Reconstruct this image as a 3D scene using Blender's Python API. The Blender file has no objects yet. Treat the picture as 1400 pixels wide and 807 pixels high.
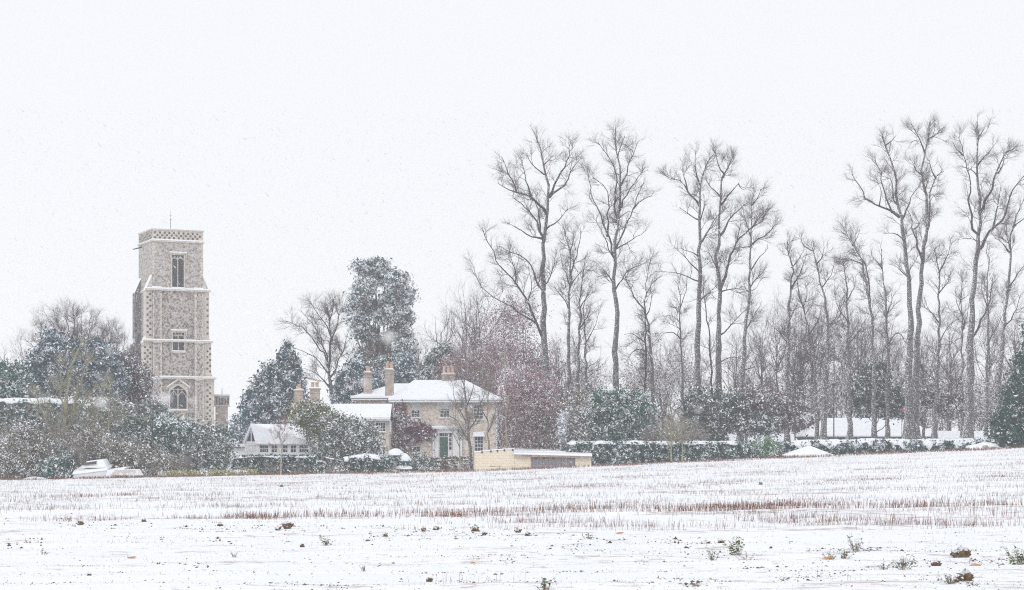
import bpy, math, random
import numpy as np
from mathutils import Vector

R = math.radians
rng = np.random.default_rng(11)
random.seed(5)
SC = bpy.context.scene
COL = SC.collection

# ------------------------------------------------------------------ camera, sky, sun, exposure
F = 2800.0; HY = 620.0; CZ = 2.0          # photo pixels (1400 wide): focal length, horizon row, eye height
cam_d = bpy.data.cameras.new('camera'); cam = bpy.data.objects.new('camera', cam_d); COL.objects.link(cam)
cam.location = (0, 0, CZ); cam.rotation_euler = (R(90), 0, 0)
cam_d.sensor_width = 36; cam_d.lens = 72; cam_d.shift_y = (HY - 403.5) / 1400.0
cam_d.clip_start = 0.5; cam_d.clip_end = 5000
cam_d.dof.use_dof = True; cam_d.dof.focus_distance = 185; cam_d.dof.aperture_fstop = 7.0
SC.camera = cam

SUN_EL, SUN_AZ = 42.0, 20.0
W = bpy.data.worlds.new('World'); SC.world = W; W.use_nodes = True
nt = W.node_tree; nt.nodes.clear()
sky = nt.nodes.new('ShaderNodeTexSky'); sky.sky_type = 'NISHITA'; sky.sun_disc = False
sky.sun_elevation = R(SUN_EL); sky.sun_rotation = R(180 - SUN_AZ)
sk = nt.nodes.new('ShaderNodeVectorMath'); sk.operation = 'SCALE'; sk.inputs['Scale'].default_value = 0.08
mx = nt.nodes.new('ShaderNodeMix'); mx.data_type = 'RGBA'
mx.inputs['Factor'].default_value = 0.93                       # closed cloud cover over the blue sky
mx.inputs['B'].default_value = (0.915, 0.925, 0.955, 1)
bg = nt.nodes.new('ShaderNodeBackground'); bg.inputs['Strength'].default_value = 1.0
wo = nt.nodes.new('ShaderNodeOutputWorld')
nt.links.new(sky.outputs[0], sk.inputs[0]); nt.links.new(sk.outputs[0], mx.inputs['A'])
nt.links.new(mx.outputs['Result'], bg.inputs['Color']); nt.links.new(bg.outputs[0], wo.inputs['Surface'])
sl = bpy.data.lights.new('sun', 'SUN'); sl.energy = 0.75; sl.angle = R(25); sl.color = (1.0, 0.97, 0.93)
so = bpy.data.objects.new('sun', sl); COL.objects.link(so)
_d = Vector((math.sin(R(SUN_AZ)) * -1 * math.cos(R(SUN_EL)), -math.cos(R(SUN_AZ)) * math.cos(R(SUN_EL)), math.sin(R(SUN_EL))))
so.rotation_euler = _d.to_track_quat('Z', 'Y').to_euler()
SC.view_settings.view_transform = 'Standard'; SC.view_settings.look = 'None'
SC.view_settings.exposure = 0.09; SC.view_settings.gamma = 1
SC.render.engine = 'CYCLES'
cy = SC.cycles
cy.volume_bounces = 3; cy.max_bounces = 6; cy.diffuse_bounces = 3; cy.glossy_bounces = 2
cy.use_denoising = False; SC.cycles.filter_width = 1.1
cy.use_adaptive_sampling = True; cy.adaptive_threshold = 0.01

HAZE = 0.0007

# ------------------------------------------------------------------ pixel <-> place
def sstep(t): t = np.clip(t, 0, 1); return t * t * (3 - 2 * t)
def gz(X, Y):
    X = np.asarray(X, float); Y = np.asarray(Y, float)
    t = np.clip((Y - 40) / 125, 0, 1) ** 1.1
    a = 1 / (1 + np.exp(-(X + 3) / 4))
    Xc = 120 * np.tanh(X / 120)
    z = 0.65 * t + (0.008 + t * (0.013 + 0.024 * a)) * Xc
    return z + 1.0 * sstep((Y - 174) / 24) * sstep((X - 5) / 22)
def g1(x, y): return float(gz(x, y))
def wx(px, D): return (px - 700.0) / F * D
def wz(py, D): return CZ + (HY - py) / F * D
def gp(px, py):
    lo, hi = 12.0, 168.0
    for _ in range(40):
        m = (lo + hi) / 2
        if HY + F * (CZ - g1(wx(px, m), m)) / m > py: lo = m
        else: hi = m
    return wx(px, lo), lo

# ------------------------------------------------------------------ objects
def tag(o, label=None, cat=None, group=None, kind=None):
    if label: o['label'] = label
    if cat: o['category'] = cat
    if group: o['group'] = group
    if kind: o['kind'] = kind
    return o
def thing(name, label, cat, loc=(0, 0, 0), rz=0, group=None):
    o = bpy.data.objects.new(name, None); COL.objects.link(o)
    o.location = loc; o.rotation_euler = (0, 0, rz); o.empty_display_size = 0.3
    return tag(o, label, cat, group)
def mesh(name, v, f, mats, mi=None, smooth=False):
    """v (n,3); f (m,3) or (m,4) array, or list of those arrays; mats list"""
    fs = f if isinstance(f, list) else [f]
    fs = [np.asarray(a, np.int32) for a in fs if len(a)]
    v = np.asarray(v, np.float32)
    me = bpy.data.meshes.new(name)
    me.vertices.add(len(v)); me.vertices.foreach_set('co', v.ravel())
    tot = np.concatenate([np.full(len(a), a.shape[1], np.int32) for a in fs])
    idx = np.concatenate([a.ravel() for a in fs])
    me.loops.add(len(idx)); me.loops.foreach_set('vertex_index', idx)
    me.polygons.add(len(tot)); st = np.concatenate([[0], np.cumsum(tot)[:-1]]).astype(np.int32)
    me.polygons.foreach_set('loop_start', st); me.polygons.foreach_set('loop_total', tot)
    if mi is not None: me.polygons.foreach_set('material_index', np.asarray(mi, np.int32))
    if smooth: me.polygons.foreach_set('use_smooth', np.ones(len(tot), bool))
    me.update(calc_edges=True)
    for m in (mats if isinstance(mats, (list, tuple)) else [mats]): me.materials.append(m)
    return me
def link(name, me, parent=None, loc=None, label=None, cat=None, group=None, kind=None):
    o = bpy.data.objects.new(name, me); COL.objects.link(o)
    if parent is not None: o.parent = parent
    if loc is not None: o.location = loc
    return tag(o, label, cat, group, kind)
def tree_of(o): return [o] + [c for k in o.children for c in tree_of(k)]
def copy_tree(o, parent=None):
    c = o.copy(); COL.objects.link(c); c.parent = parent
    for ch in o.children: copy_tree(ch, c)
    return c

class MB:
    """collects polygons (any size), one mesh"""
    def __init__(s): s.v = []; s.f = []
    def poly(s, pts):
        n = len(s.v); s.v += [tuple(p) for p in pts]; s.f.append(tuple(range(n, n + len(pts)))); return s
    def box(s, x0, x1, y0, y1, z0, z1):
        n = len(s.v)
        s.v += [(x0,y0,z0),(x1,y0,z0),(x1,y1,z0),(x0,y1,z0),(x0,y0,z1),(x1,y0,z1),(x1,y1,z1),(x0,y1,z1)]
        s.f += [tuple(n + i for i in q) for q in ((0,3,2,1),(4,5,6,7),(0,1,5,4),(1,2,6,5),(2,3,7,6),(3,0,4,7))]; return s
    def hexa(s, b, t):
        n = len(s.v); s.v += [tuple(p) for p in b] + [tuple(p) for p in t]; k = len(b)
        s.f.append(tuple(n + k - 1 - i for i in range(k))); s.f.append(tuple(n + k + i for i in range(k)))
        for i in range(k):
            j = (i + 1) % k; s.f.append((n + i, n + j, n + k + j, n + k + i))
        return s
    def bar(s, p, q, r, r2=None, sides=6):
        p = Vector(p); q = Vector(q); d = (q - p).normalized()
        a = d.orthogonal().normalized(); b = d.cross(a); r2 = r if r2 is None else r2
        A = [p + (a * math.cos(t) + b * math.sin(t)) * r for t in [2 * math.pi * i / sides for i in range(sides)]]
        B = [q + (a * math.cos(t) + b * math.sin(t)) * r2 for t in [2 * math.pi * i / sides for i in range(sides)]]
        return s.hexa(A, B)
    def build(s, name, mats, parent=None, bevel=0, kind=None, label=None, **k):
        me = bpy.data.meshes.new(name); me.from_pydata(s.v, [], s.f); me.update()
        for m in (mats if isinstance(mats, (list, tuple)) else [mats]): me.materials.append(m)
        o = link(name, me, parent, kind=kind, label=label, **k)
        if bevel:
            b = o.modifiers.new('bevel', 'BEVEL'); b.width = bevel; b.segments = 2; b.limit_method = 'ANGLE'
        return o

# ------------------------------------------------------------------ materials
def new_mat(name):
    m = bpy.data.materials.new(name); m.use_nodes = True
    n = m.node_tree; b = n.nodes['Principled BSDF']; b.inputs['Specular IOR Level'].default_value = 0.25
    return m, n, b
def N(n, t, **k):
    x = n.nodes.new(t)
    for a, b in k.items(): setattr(x, a, b)
    return x
def math_(n, op, a, b=None, clamp=False):
    x = N(n, 'ShaderNodeMath', operation=op, use_clamp=clamp)
    for i, v in enumerate((a, b)):
        if v is None: continue
        if isinstance(v, (int, float)): x.inputs[i].default_value = v
        else: n.links.new(v, x.inputs[i])
    return x.outputs[0]
def noise(n, scale, detail=3, stretch=None, rough=0.6):
    tc = N(n, 'ShaderNodeTexCoord'); mp = N(n, 'ShaderNodeMapping')
    n.links.new(tc.outputs['Object'], mp.inputs['Vector'])
    if stretch: mp.inputs['Scale'].default_value = stretch
    t = N(n, 'ShaderNodeTexNoise'); t.inputs['Scale'].default_value = scale; t.inputs['Detail'].default_value = detail
    t.inputs['Roughness'].default_value = rough
    n.links.new(mp.outputs[0], t.inputs['Vector']); return t.outputs['Fac']
def ramp(n, f, lo, hi, a=0.0, b=1.0):
    r = N(n, 'ShaderNodeMapRange', clamp=True); r.interpolation_type = 'SMOOTHSTEP'
    n.links.new(f, r.inputs['Value'])
    r.inputs['From Min'].default_value = lo; r.inputs['From Max'].default_value = hi
    r.inputs['To Min'].default_value = a; r.inputs['To Max'].default_value = b
    return r.outputs['Result']
def mixc(n, f, a, b):
    x = N(n, 'ShaderNodeMix', data_type='RGBA')
    for k, v in (('Factor', f), ('A', a), ('B', b)):
        i = [q for q in x.inputs if q.name == k and q.enabled][0] if k == 'Factor' else x.inputs[{'A': 6, 'B': 7}[k]]
        if isinstance(v, (int, float)): i.default_value = v
        elif isinstance(v, tuple): i.default_value = (*v[:3], 1)
        else: n.links.new(v, i)
    return x.outputs[2]
SNOWC = (0.90, 0.92, 0.95)
def surf(name, c1, c2=None, scale=4, thr=(0.35, 0.65), stretch=None, detail=4, snow=None, rough=0.9, bump=0, bscale=20, spec=0.25, c3=None):
    """snow: dict(n=noise scale, up=weight of upward normal, lo, hi, isl=weight of per-piece random)"""
    m, n, b = new_mat(name)
    b.inputs['Specular IOR Level'].default_value = spec
    col = c1
    if c2: col = mixc(n, ramp(n, noise(n, scale, detail, stretch), *thr), c1, c2)
    if c3: col = mixc(n, ramp(n, noise(n, scale * 2.7, 3, stretch), 0.5, 0.62), col, c3)
    if snow:
        ge = N(n, 'ShaderNodeNewGeometry'); sp = N(n, 'ShaderNodeSeparateXYZ'); n.links.new(ge.outputs['Normal'], sp.inputs[0])
        v = noise(n, snow.get('n', 4), 4, snow.get('stretch'))
        if snow.get('up'):
            u = math_(n, 'ABSOLUTE', sp.outputs['Z']) if snow.get('abs') else math_(n, 'MAXIMUM', sp.outputs['Z'], 0)
            v = math_(n, 'ADD', v, math_(n, 'MULTIPLY', u, snow['up']))
        if snow.get('isl'):
            v = math_(n, 'ADD', v, math_(n, 'MULTIPLY', math_(n, 'SUBTRACT', ge.outputs['Random Per Island'], 0.5), snow['isl']))
        if snow.get('wind'):      # snow driven in from the left
            v = math_(n, 'ADD', v, math_(n, 'MULTIPLY', math_(n, 'MAXIMUM', math_(n, 'MULTIPLY', sp.outputs['X'], -1), 0), snow['wind']))
        col = mixc(n, ramp(n, v, snow['lo'], snow['hi'], 0, snow.get('max', 1.0)), col, SNOWC)
    if isinstance(col, tuple): b.inputs['Base Color'].default_value = (*col, 1)
    else: n.links.new(col, b.inputs['Base Color'])
    b.inputs['Roughness'].default_value = rough
    if bump:
        bp = N(n, 'ShaderNodeBump'); bp.inputs['Strength'].default_value = bump; bp.inputs['Distance'].default_value = 0.05
        n.links.new(noise(n, bscale, 4), bp.inputs['Height']); n.links.new(bp.outputs[0], b.inputs['Normal'])
    return m
def leafmat(name, c1, c2, lo=0.62, isl=0.42, up=0.22, ns=0.9, sat=1.55):
    def S(c):
        g = sum(c) / 3; return tuple(max(0.004, g + (v - g) * sat) for v in c)
    c1, c2 = S(c1), S(c2); lo -= 0.045
    m, n, b = new_mat(name)
    ge = N(n, 'ShaderNodeNewGeometry'); r = ge.outputs['Random Per Island']
    w = N(n, 'ShaderNodeTexWhiteNoise', noise_dimensions='1D'); n.links.new(r, w.inputs['W'])
    col = mixc(n, w.outputs['Value'], c1, c2)
    sp = N(n, 'ShaderNodeSeparateXYZ'); n.links.new(ge.outputs['Normal'], sp.inputs[0])
    v = math_(n, 'ADD', math_(n, 'ADD', math_(n, 'MULTIPLY', noise(n, ns * 1.3, 3), 1.7), -0.35), math_(n, 'MULTIPLY', math_(n, 'SUBTRACT', r, 0.5), isl))
    v = math_(n, 'ADD', v, math_(n, 'MULTIPLY', math_(n, 'ABSOLUTE', sp.outputs['Z']), up))
    col = mixc(n, ramp(n, v, lo, lo + 0.08), col, SNOWC)
    n.links.new(col, b.inputs['Base Color']); b.inputs['Roughness'].default_value = 0.75
    return m

M = {}
M['snow'] = surf('snow', SNOWC, (0.84, 0.87, 0.92), 2.0, bump=0.35, bscale=6, rough=0.8)
M['bark'] = surf('bark', (0.065, 0.058, 0.062), (0.13, 0.118, 0.12), 5, snow=dict(n=9, up=0.15, wind=0.08, lo=0.57, hi=0.66, max=0.85, stretch=(1, 1, 1.7)), bump=0.4)
M['bark_limb'] = surf('bark_limb', (0.04, 0.034, 0.038), (0.075, 0.065, 0.07), 5, snow=dict(n=8, up=0.22, lo=0.66, hi=0.76, max=0.8))
M['twig'] = surf('twig', (0.09, 0.06, 0.066), (0.135, 0.10, 0.105), 3)
M['twig_red'] = surf('twig_red', (0.20, 0.075, 0.11), (0.27, 0.12, 0.13), 3, snow=dict(n=5, up=0.25, lo=0.6, hi=0.75, max=0.85))
M['twig_brown'] = surf('twig_brown', (0.16, 0.135, 0.115), (0.24, 0.205, 0.165), 3, snow=dict(n=4, up=0.3, lo=0.62, hi=0.78, max=0.85))
M['moss'] = surf('lichen_bark', (0.35, 0.33, 0.20), (0.26, 0.235, 0.17), 4, snow=dict(n=5, up=0.3, lo=0.65, hi=0.8, max=0.9))
M['palebark'] = surf('pale_bark', (0.42, 0.36, 0.31), (0.28, 0.23, 0.20), 6, snow=dict(n=5, up=0.2, lo=0.6, hi=0.8))
M['pinebark'] = surf('pine_bark', (0.20, 0.13, 0.11), (0.13, 0.095, 0.085), 3, snow=dict(n=5, up=0.2, lo=0.58, hi=0.7, max=.8))
M['yew'] = leafmat('yew_leaf', (0.03, 0.065, 0.085), (0.075, 0.125, 0.15), lo=0.68)
M['pine'] = leafmat('pine_leaf', (0.055, 0.095, 0.105), (0.11, 0.155, 0.155), lo=0.55, ns=1.2)
M['laurel'] = leafmat('laurel_leaf', (0.025, 0.075, 0.07), (0.07, 0.14, 0.12), lo=0.66)
M['hedge'] = leafmat('hedge_leaf', (0.025, 0.055, 0.06), (0.07, 0.12, 0.11), lo=0.72, ns=2)
M['beech'] = leafmat('beech_leaf', (0.19, 0.10, 0.12), (0.29, 0.19, 0.195), lo=0.70, sat=1.3, ns=1.6)
M['brownhaze'] = leafmat('brown_twig_leaf', (0.13, 0.10, 0.10), (0.22, 0.18, 0.17), lo=0.62, ns=1.6)
M['olive'] = leafmat('olive_leaf', (0.09, 0.10, 0.05), (0.17, 0.17, 0.10), lo=0.72)
M['greyleaf'] = leafmat('grey_leaf', (0.07, 0.09, 0.08), (0.14, 0.16, 0.14), lo=0.66, ns=1.5)
M['purple'] = leafmat('purple_leaf', (0.12, 0.05, 0.085), (0.22, 0.12, 0.15), lo=0.70)
M['brownleaf'] = leafmat('brown_leaf', (0.13, 0.115, 0.10), (0.22, 0.195, 0.165), lo=0.68)
M['darkfir'] = leafmat('fir_leaf', (0.012, 0.04, 0.04), (0.035, 0.085, 0.065), lo=0.84)
M['snowleaf'] = leafmat('plastered_leaf', (0.3, 0.3, 0.33), (0.45, 0.45, 0.48), lo=0.56)
M['greyyew'] = leafmat('grey_yew_leaf', (0.04, 0.055, 0.06), (0.08, 0.10, 0.10), lo=0.72)
M['purplegrey'] = leafmat('purple_grey_leaf', (0.10, 0.075, 0.09), (0.16, 0.13, 0.14), lo=0.70)
M['greenleaf'] = leafmat('green_leaf', (0.08, 0.16, 0.09), (0.16, 0.24, 0.15), lo=0.66)
M['yellowgrass'] = leafmat('yellow_grass', (0.42, 0.41, 0.26), (0.32, 0.32, 0.18), lo=0.64)
M['flint'] = surf('flint_wall', (0.15, 0.12, 0.115), (0.50, 0.44, 0.40), 3.8, (0.38, 0.58), detail=8, snow=dict(n=3.1, up=0.3, lo=0.60, hi=0.68, max=0.75, stretch=(1,1,1.6)), bump=0.5, bscale=8)
M['flint_top'] = surf('weathered_flint', (0.25, 0.225, 0.205), (0.52, 0.48, 0.435), 3.6, (0.36, 0.58), detail=8, snow=dict(n=3, up=0.3, lo=0.60, hi=0.70, max=0.7), bump=0.4, bscale=8)
M['flint_shade'] = surf('shaded_flint', (0.07, 0.072, 0.08), (0.32, 0.29, 0.28), 2.4, (0.40, 0.64), detail=8, snow=dict(n=3, up=0.3, lo=0.62, hi=0.70, max=0.7), bump=0.5, bscale=8)  # darker flint copy for the rear buttresses, their shade put into the colour
M['limestone'] = surf('limestone', (0.68, 0.615, 0.54), (0.50, 0.44, 0.38), 2.5, snow=dict(n=4, up=0.4, lo=0.62, hi=0.72, max=0.9))
M['darkflint'] = surf('knapped_flint', (0.05, 0.045, 0.055), (0.12, 0.11, 0.12), 4)
M['glass'] = surf('window_glass', (0.02, 0.025, 0.04), (0.05, 0.06, 0.09), 1.5, rough=0.4, spec=0.2)
M['louvre'] = surf('louvre_slate', (0.04, 0.04, 0.065), (0.08, 0.08, 0.11), 5)
M['brick'] = surf('gault_brick', (0.60, 0.525, 0.455), (0.74, 0.67, 0.60), 1.6, (0.3, 0.7), detail=8, snow=dict(n=2.2, lo=0.62, hi=0.75, max=0.6), bump=0.3, bscale=14, c3=(0.50, 0.40, 0.35))
M['chimney'] = surf('chimney_brick', (0.50, 0.42, 0.36), (0.34, 0.28, 0.25), 2, snow=dict(n=4, lo=0.6, hi=0.7, max=0.7))
M['pot'] = surf('terracotta', (0.62, 0.43, 0.33), (0.52, 0.35, 0.26), 5)
M['white'] = surf('white_paint', (0.80, 0.81, 0.82), (0.74, 0.75, 0.77), 3, rough=0.6)
M['green'] = surf('green_paint', (0.04, 0.095, 0.075), (0.06, 0.13, 0.10), 4, snow=dict(n=9, lo=0.66, hi=0.7, max=0.5), rough=0.5)
M['blind'] = surf('roller_blind', (0.70, 0.72, 0.72), (0.66, 0.68, 0.68), 2)
M['render'] = surf('buff_render', (0.84, 0.72, 0.52), (0.78, 0.65, 0.46), 1.4, (0.3, 0.75), detail=8, bump=0.2, bscale=10)
_m, _n, _b = new_mat('buff_blockwork'); _tc = N(_n, 'ShaderNodeTexCoord'); _mp = N(_n, 'ShaderNodeMapping'); _mp.inputs['Rotation'].default_value = (R(90), 0, 0); _n.links.new(_tc.outputs['Object'], _mp.inputs[0])
_bt = N(_n, 'ShaderNodeTexBrick'); _n.links.new(_mp.outputs[0], _bt.inputs['Vector']); _bt.inputs['Scale'].default_value = 1; _bt.inputs['Brick Width'].default_value = .45; _bt.inputs['Row Height'].default_value = .225; _bt.inputs['Mortar Size'].default_value = .012
_bt.inputs['Color1'].default_value = (.84, .74, .58, 1); _bt.inputs['Color2'].default_value = (.81, .71, .55, 1); _bt.inputs['Mortar'].default_value = (.74, .64, .49, 1)
_c = mixc(_n, ramp(_n, noise(_n, 1.3, 7), .45, .75, 0, .45), _bt.outputs['Color'], (.60, .52, .42)); _c = mixc(_n, ramp(_n, noise(_n, 5, 5), .60, .70, 0, .8), _c, (.86, .82, .76)); _n.links.new(_c, _b.inputs['Base Color']); _b.inputs['Roughness'].default_value = .9
_bp = N(_n, 'ShaderNodeBump'); _bp.inputs['Strength'].default_value = .6; _bp.inputs['Distance'].default_value = .02; _bp.invert = True; _n.links.new(_bt.outputs['Fac'], _bp.inputs['Height']); _n.links.new(_bp.outputs[0], _b.inputs['Normal'])
M['render'] = _m
M['plank'] = surf('weathered_plank', (0.36, 0.34, 0.36), (0.25, 0.23, 0.25), 3, stretch=(8, 8, 0.7))
M['sheet'] = surf('corrugated_sheet', (0.45, 0.46, 0.5), (0.36, 0.36, 0.4), 1, snow=dict(n=2.0, up=0.8, lo=0.8, hi=1.0))
M['rust'] = surf('rusty_fascia', (0.50, 0.42, 0.33), (0.34, 0.20, 0.14), 2.5)
M['dark'] = surf('dark_iron', (0.04, 0.04, 0.05), (0.07, 0.07, 0.08), 6, rough=0.6)
M['stem'] = surf('stubble', (0.17, 0.07, 0.05), (0.32, 0.16, 0.11), 1.2)
M['greystem'] = surf('pale_stubble', (0.27, 0.20, 0.18), (0.38, 0.31, 0.28), 1.2)
M['soil'] = surf('soil', (0.12, 0.08, 0.045), (0.24, 0.17, 0.09), 14, snow=dict(n=25, up=0.45, lo=0.68, hi=0.8), bump=0.8, bscale=40)
M['soil2'] = surf('soil_crumb', (0.13, 0.10, 0.075), (0.24, 0.19, 0.15), 4)
_m, _n, _b = new_mat('soil_crumb'); _g = N(_n, 'ShaderNodeNewGeometry'); _r = N(_n, 'ShaderNodeValToRGB'); _r.color_ramp.interpolation = 'CONSTANT'
for _k, (_p, _c) in enumerate([(0, (.10, .08, .06)), (.3, (.20, .15, .10)), (.5, (.14, .13, .13)), (.68, (.30, .25, .20)), (.84, (.12, .15, .07)), (.93, (.50, .28, .12))]):
    _e = _r.color_ramp.elements[0] if _k == 0 else _r.color_ramp.elements.new(_p)
    _e.position = _p; _e.color = (*_c, 1)
_n.links.new(_g.outputs['Random Per Island'], _r.inputs[0]); _n.links.new(_r.outputs[0], _b.inputs['Base Color']); _b.inputs['Roughness'].default_value = .9
M['soil2'] = _m
M['orange'] = surf('orange_leaf', (0.62, 0.28, 0.08), (0.5, 0.2, 0.06), 9)
M['weed'] = surf('weed_leaf', (0.09, 0.17, 0.04), (0.22, 0.28, 0.14), 12, snow=dict(n=14, up=0.25, lo=0.66, hi=0.8))
M['weedgrey'] = surf('frosted_weed', (0.16, 0.21, 0.14), (0.34, 0.38, 0.32), 12, snow=dict(n=14, up=0.4, lo=0.62, hi=0.8))
M['red'] = surf('red_paint', (0.6, 0.05, 0.03), None)
M['canvas'] = surf('canvas', (0.75, 0.76, 0.78), (0.7, 0.7, 0.73), 2)
M['brownlog'] = surf('log_end', (0.40, 0.30, 0.24), (0.28, 0.2, 0.16), 3)
M['soil_snow'] = surf('snowy_rubble', (0.45, 0.38, 0.33), (0.30, 0.25, 0.22), 3, snow=dict(n=1.6, up=0.25, lo=0.48, hi=0.62))

# ------------------------------------------------------------------ ground
yr = np.concatenate([np.linspace(-250, 8, 16), np.linspace(10, 22, 8), 24 * np.exp(np.linspace(0, math.log(176 / 24.), 560)),
                     np.linspace(178, 240, 28), np.linspace(260, 1500, 16)])
half = np.maximum(9, 0.29 * np.abs(yr))
ui = np.linspace(-1, 1, 221)
rows = []
for y, h in zip(yr, half):
    xo = np.array([1.15, 1.5, 2.2]) * h
    xs = np.concatenate([[-1500], -xo[::-1], ui * h, xo, [1500]]); rows.append(np.stack([xs, np.full_like(xs, y)], 1))
G = np.stack(rows); X, Y = G[..., 0], G[..., 1]
def relief(X, Y):
    """low drifts and plough lines running across the view; centimetres"""
    q = Y - 0.05 * X
    z = 0.020 * np.sin(q * 2.1 + 1.6 * np.sin(X * 0.11) + 0.9 * np.sin(X * .31 + q * .2)) + 0.016 * np.sin(q * 4.7 + 2.2 * np.sin(X * 0.19 + 1) + X * .1)
    z += 0.014 * np.sin(X * 0.9 + 3 * np.sin(q * 0.7)) * np.sin(q * 1.3 + X * .2) + 0.008 * np.sin(X * 2.3 + q * 3.9) * np.sin(q * 5.3 - X * 1.1)
    near = np.exp(-((Y - 42) / 16) ** 2)
    z += near * 0.020 * np.sin(q * 3.1 + 2.0 * np.sin(X * .35)) * (0.6 + 0.4 * np.sin(X * .7 + q))
    return 1.5 * z * np.clip((178 - Y) / 8, 0, 1) * np.clip((Y + 2) / 20, 0, 1)
Z = gz(X, Y) + relief(X, Y)
nr, nc = X.shape
ii = np.arange(nr * nc).reshape(nr, nc)
fq = np.stack([ii[:-1, :-1], ii[:-1, 1:], ii[1:, 1:], ii[1:, :-1]], -1).reshape(-1, 4)
m, n, b = new_mat('snow_ground')
f1 = noise(n, 0.55, 6, (0.35, 1.3, 1)); f2 = noise(n, 3.2, 6, (0.5, 1.6, 1), 0.7)
col = mixc(n, ramp(n, f1, 0.3, 0.7), (0.86, 0.885, 0.93), (0.92, 0.93, 0.95))
col = mixc(n, ramp(n, f2, 0.62, 0.76, 0, 0.55), col, (0.60, 0.57, 0.56))
f3 = math_(n, 'ADD', noise(n, 3.0, 8, (0.35, 1.3, 1), 0.75), math_(n, 'MULTIPLY', noise(n, 0.10, 2, (0.5, 2.5, 1)), 0.5))
col = mixc(n, ramp(n, f3, 0.81, 0.90, 0, 0.75), col, (0.46, 0.40, 0.37))
n.links.new(col, b.inputs['Base Color']); b.inputs['Roughness'].default_value = 0.8
bp = N(n, 'ShaderNodeBump'); bp.inputs['Strength'].default_value = 0.9; bp.inputs['Distance'].default_value = 0.06
n.links.new(noise(n, 5, 5, (0.5, 1.3, 1)), bp.inputs['Height']); n.links.new(bp.outputs[0], b.inputs['Normal'])
M['ground'] = m
link('field', mesh('field', np.stack([X, Y, Z], -1).reshape(-1, 3), fq, m, smooth=True), kind='structure')
def surface(x, y): return gz(x, y) + relief(np.asarray(x, float), np.asarray(y, float))

# ------------------------------------------------------------------ branching tools (numpy)
def norm(a): return a / np.maximum(np.linalg.norm(a, axis=-1, keepdims=True), 1e-9)
def tubes(P, Rr, sides):
    """P (n,k,3), Rr (n,k) -> verts, quads"""
    n, k, _ = P.shape
    T = np.empty_like(P); T[:, 1:-1] = P[:, 2:] - P[:, :-2]; T[:, 0] = P[:, 1] - P[:, 0]; T[:, -1] = P[:, -1] - P[:, -2]
    T = norm(T)
    mean = norm(P[:, -1] - P[:, 0])
    ref = np.where(np.abs(mean[:, 2:3]) > 0.8, np.array([[0.97, 0.1, 0.2]]), np.array([[0.1, 0.05, 0.99]]))[:, None, :]
    A = norm(np.cross(T, ref)); B = np.cross(T, A)
    th = np.arange(sides) * 2 * math.pi / sides
    V = P[:, :, None, :] + Rr[:, :, None, None] * (A[:, :, None, :] * np.cos(th)[None, None, :, None] + B[:, :, None, :] * np.sin(th)[None, None, :, None])
    I = np.arange(n * k * sides).reshape(n, k, sides)
    J = np.roll(I, -1, axis=2)
    Q = np.stack([I[:, :-1], J[:, :-1], J[:, 1:], I[:, 1:]], -1).reshape(-1, 4)
    return V.reshape(-1, 3), Q
def join(parts):
    vs, fs, o = [], [], 0
    for v, f in parts:
        vs.append(v); fs.append(f + o); o += len(v)
    return np.concatenate(vs), np.concatenate(fs)
def grow(P, Rr, M_, L, ang, up, K, tmin=0.2, tmax=1.0, wob=0.25, rr=0.6, rmax=0.05, rend=0.35, bias=None, flat=1.0, tf=0.65):
    n, k, _ = P.shape
    seg = np.linalg.norm(P[:, 1:] - P[:, :-1], axis=-1).sum(1)
    i = rng.choice(n, M_, p=seg / seg.sum())
    t = tmin + (tmax - tmin) * rng.random(M_) ** (bias or 1.0)
    u = t * (k - 1); a = np.minimum(u.astype(int), k - 2); fr = (u - a)[:, None]
    p0 = P[i, a] * (1 - fr) + P[i, a + 1] * fr
    d = norm(P[i, a + 1] - P[i, a])
    pr = Rr[i, a] * (1 - fr[:, 0]) + Rr[i, a + 1] * fr[:, 0]
    v = rng.normal(size=(M_, 3)); v[:, 1] *= flat
    perp = norm(v - (v * d).sum(1, keepdims=True) * d)
    A = np.radians(ang * (0.7 + 0.6 * rng.random(M_)))[:, None]
    d = norm(d * np.cos(A) + perp * np.sin(A))
    ln = L * (0.5 + 0.9 * rng.random(M_)) * (1.2 - tf * t)
    r0 = np.minimum(pr * rr, rmax)
    pts = [p0]; 
    for s in range(K):
        d = norm(d + wob * rng.normal(size=(M_, 3)) + np.array([0, 0, up]))
        pts.append(pts[-1] + d * (ln / K)[:, None])
    Q = np.stack(pts, 1)
    return Q, r0[:, None] * np.linspace(1, rend, K + 1)[None]

def resample(pts, K):
    pts = np.asarray(pts, float)
    s = np.concatenate([[0], np.cumsum(np.linalg.norm(np.diff(pts[:, :2], axis=0), axis=1))]); u = np.linspace(0, s[-1], K)
    out = np.stack([np.interp(u, s, pts[:, c]) for c in range(pts.shape[1])], 1)
    sm = out.copy(); sm[1:-1] = 0.25 * out[:-2] + 0.5 * out[1:-1] + 0.25 * out[2:]
    return sm

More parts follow.
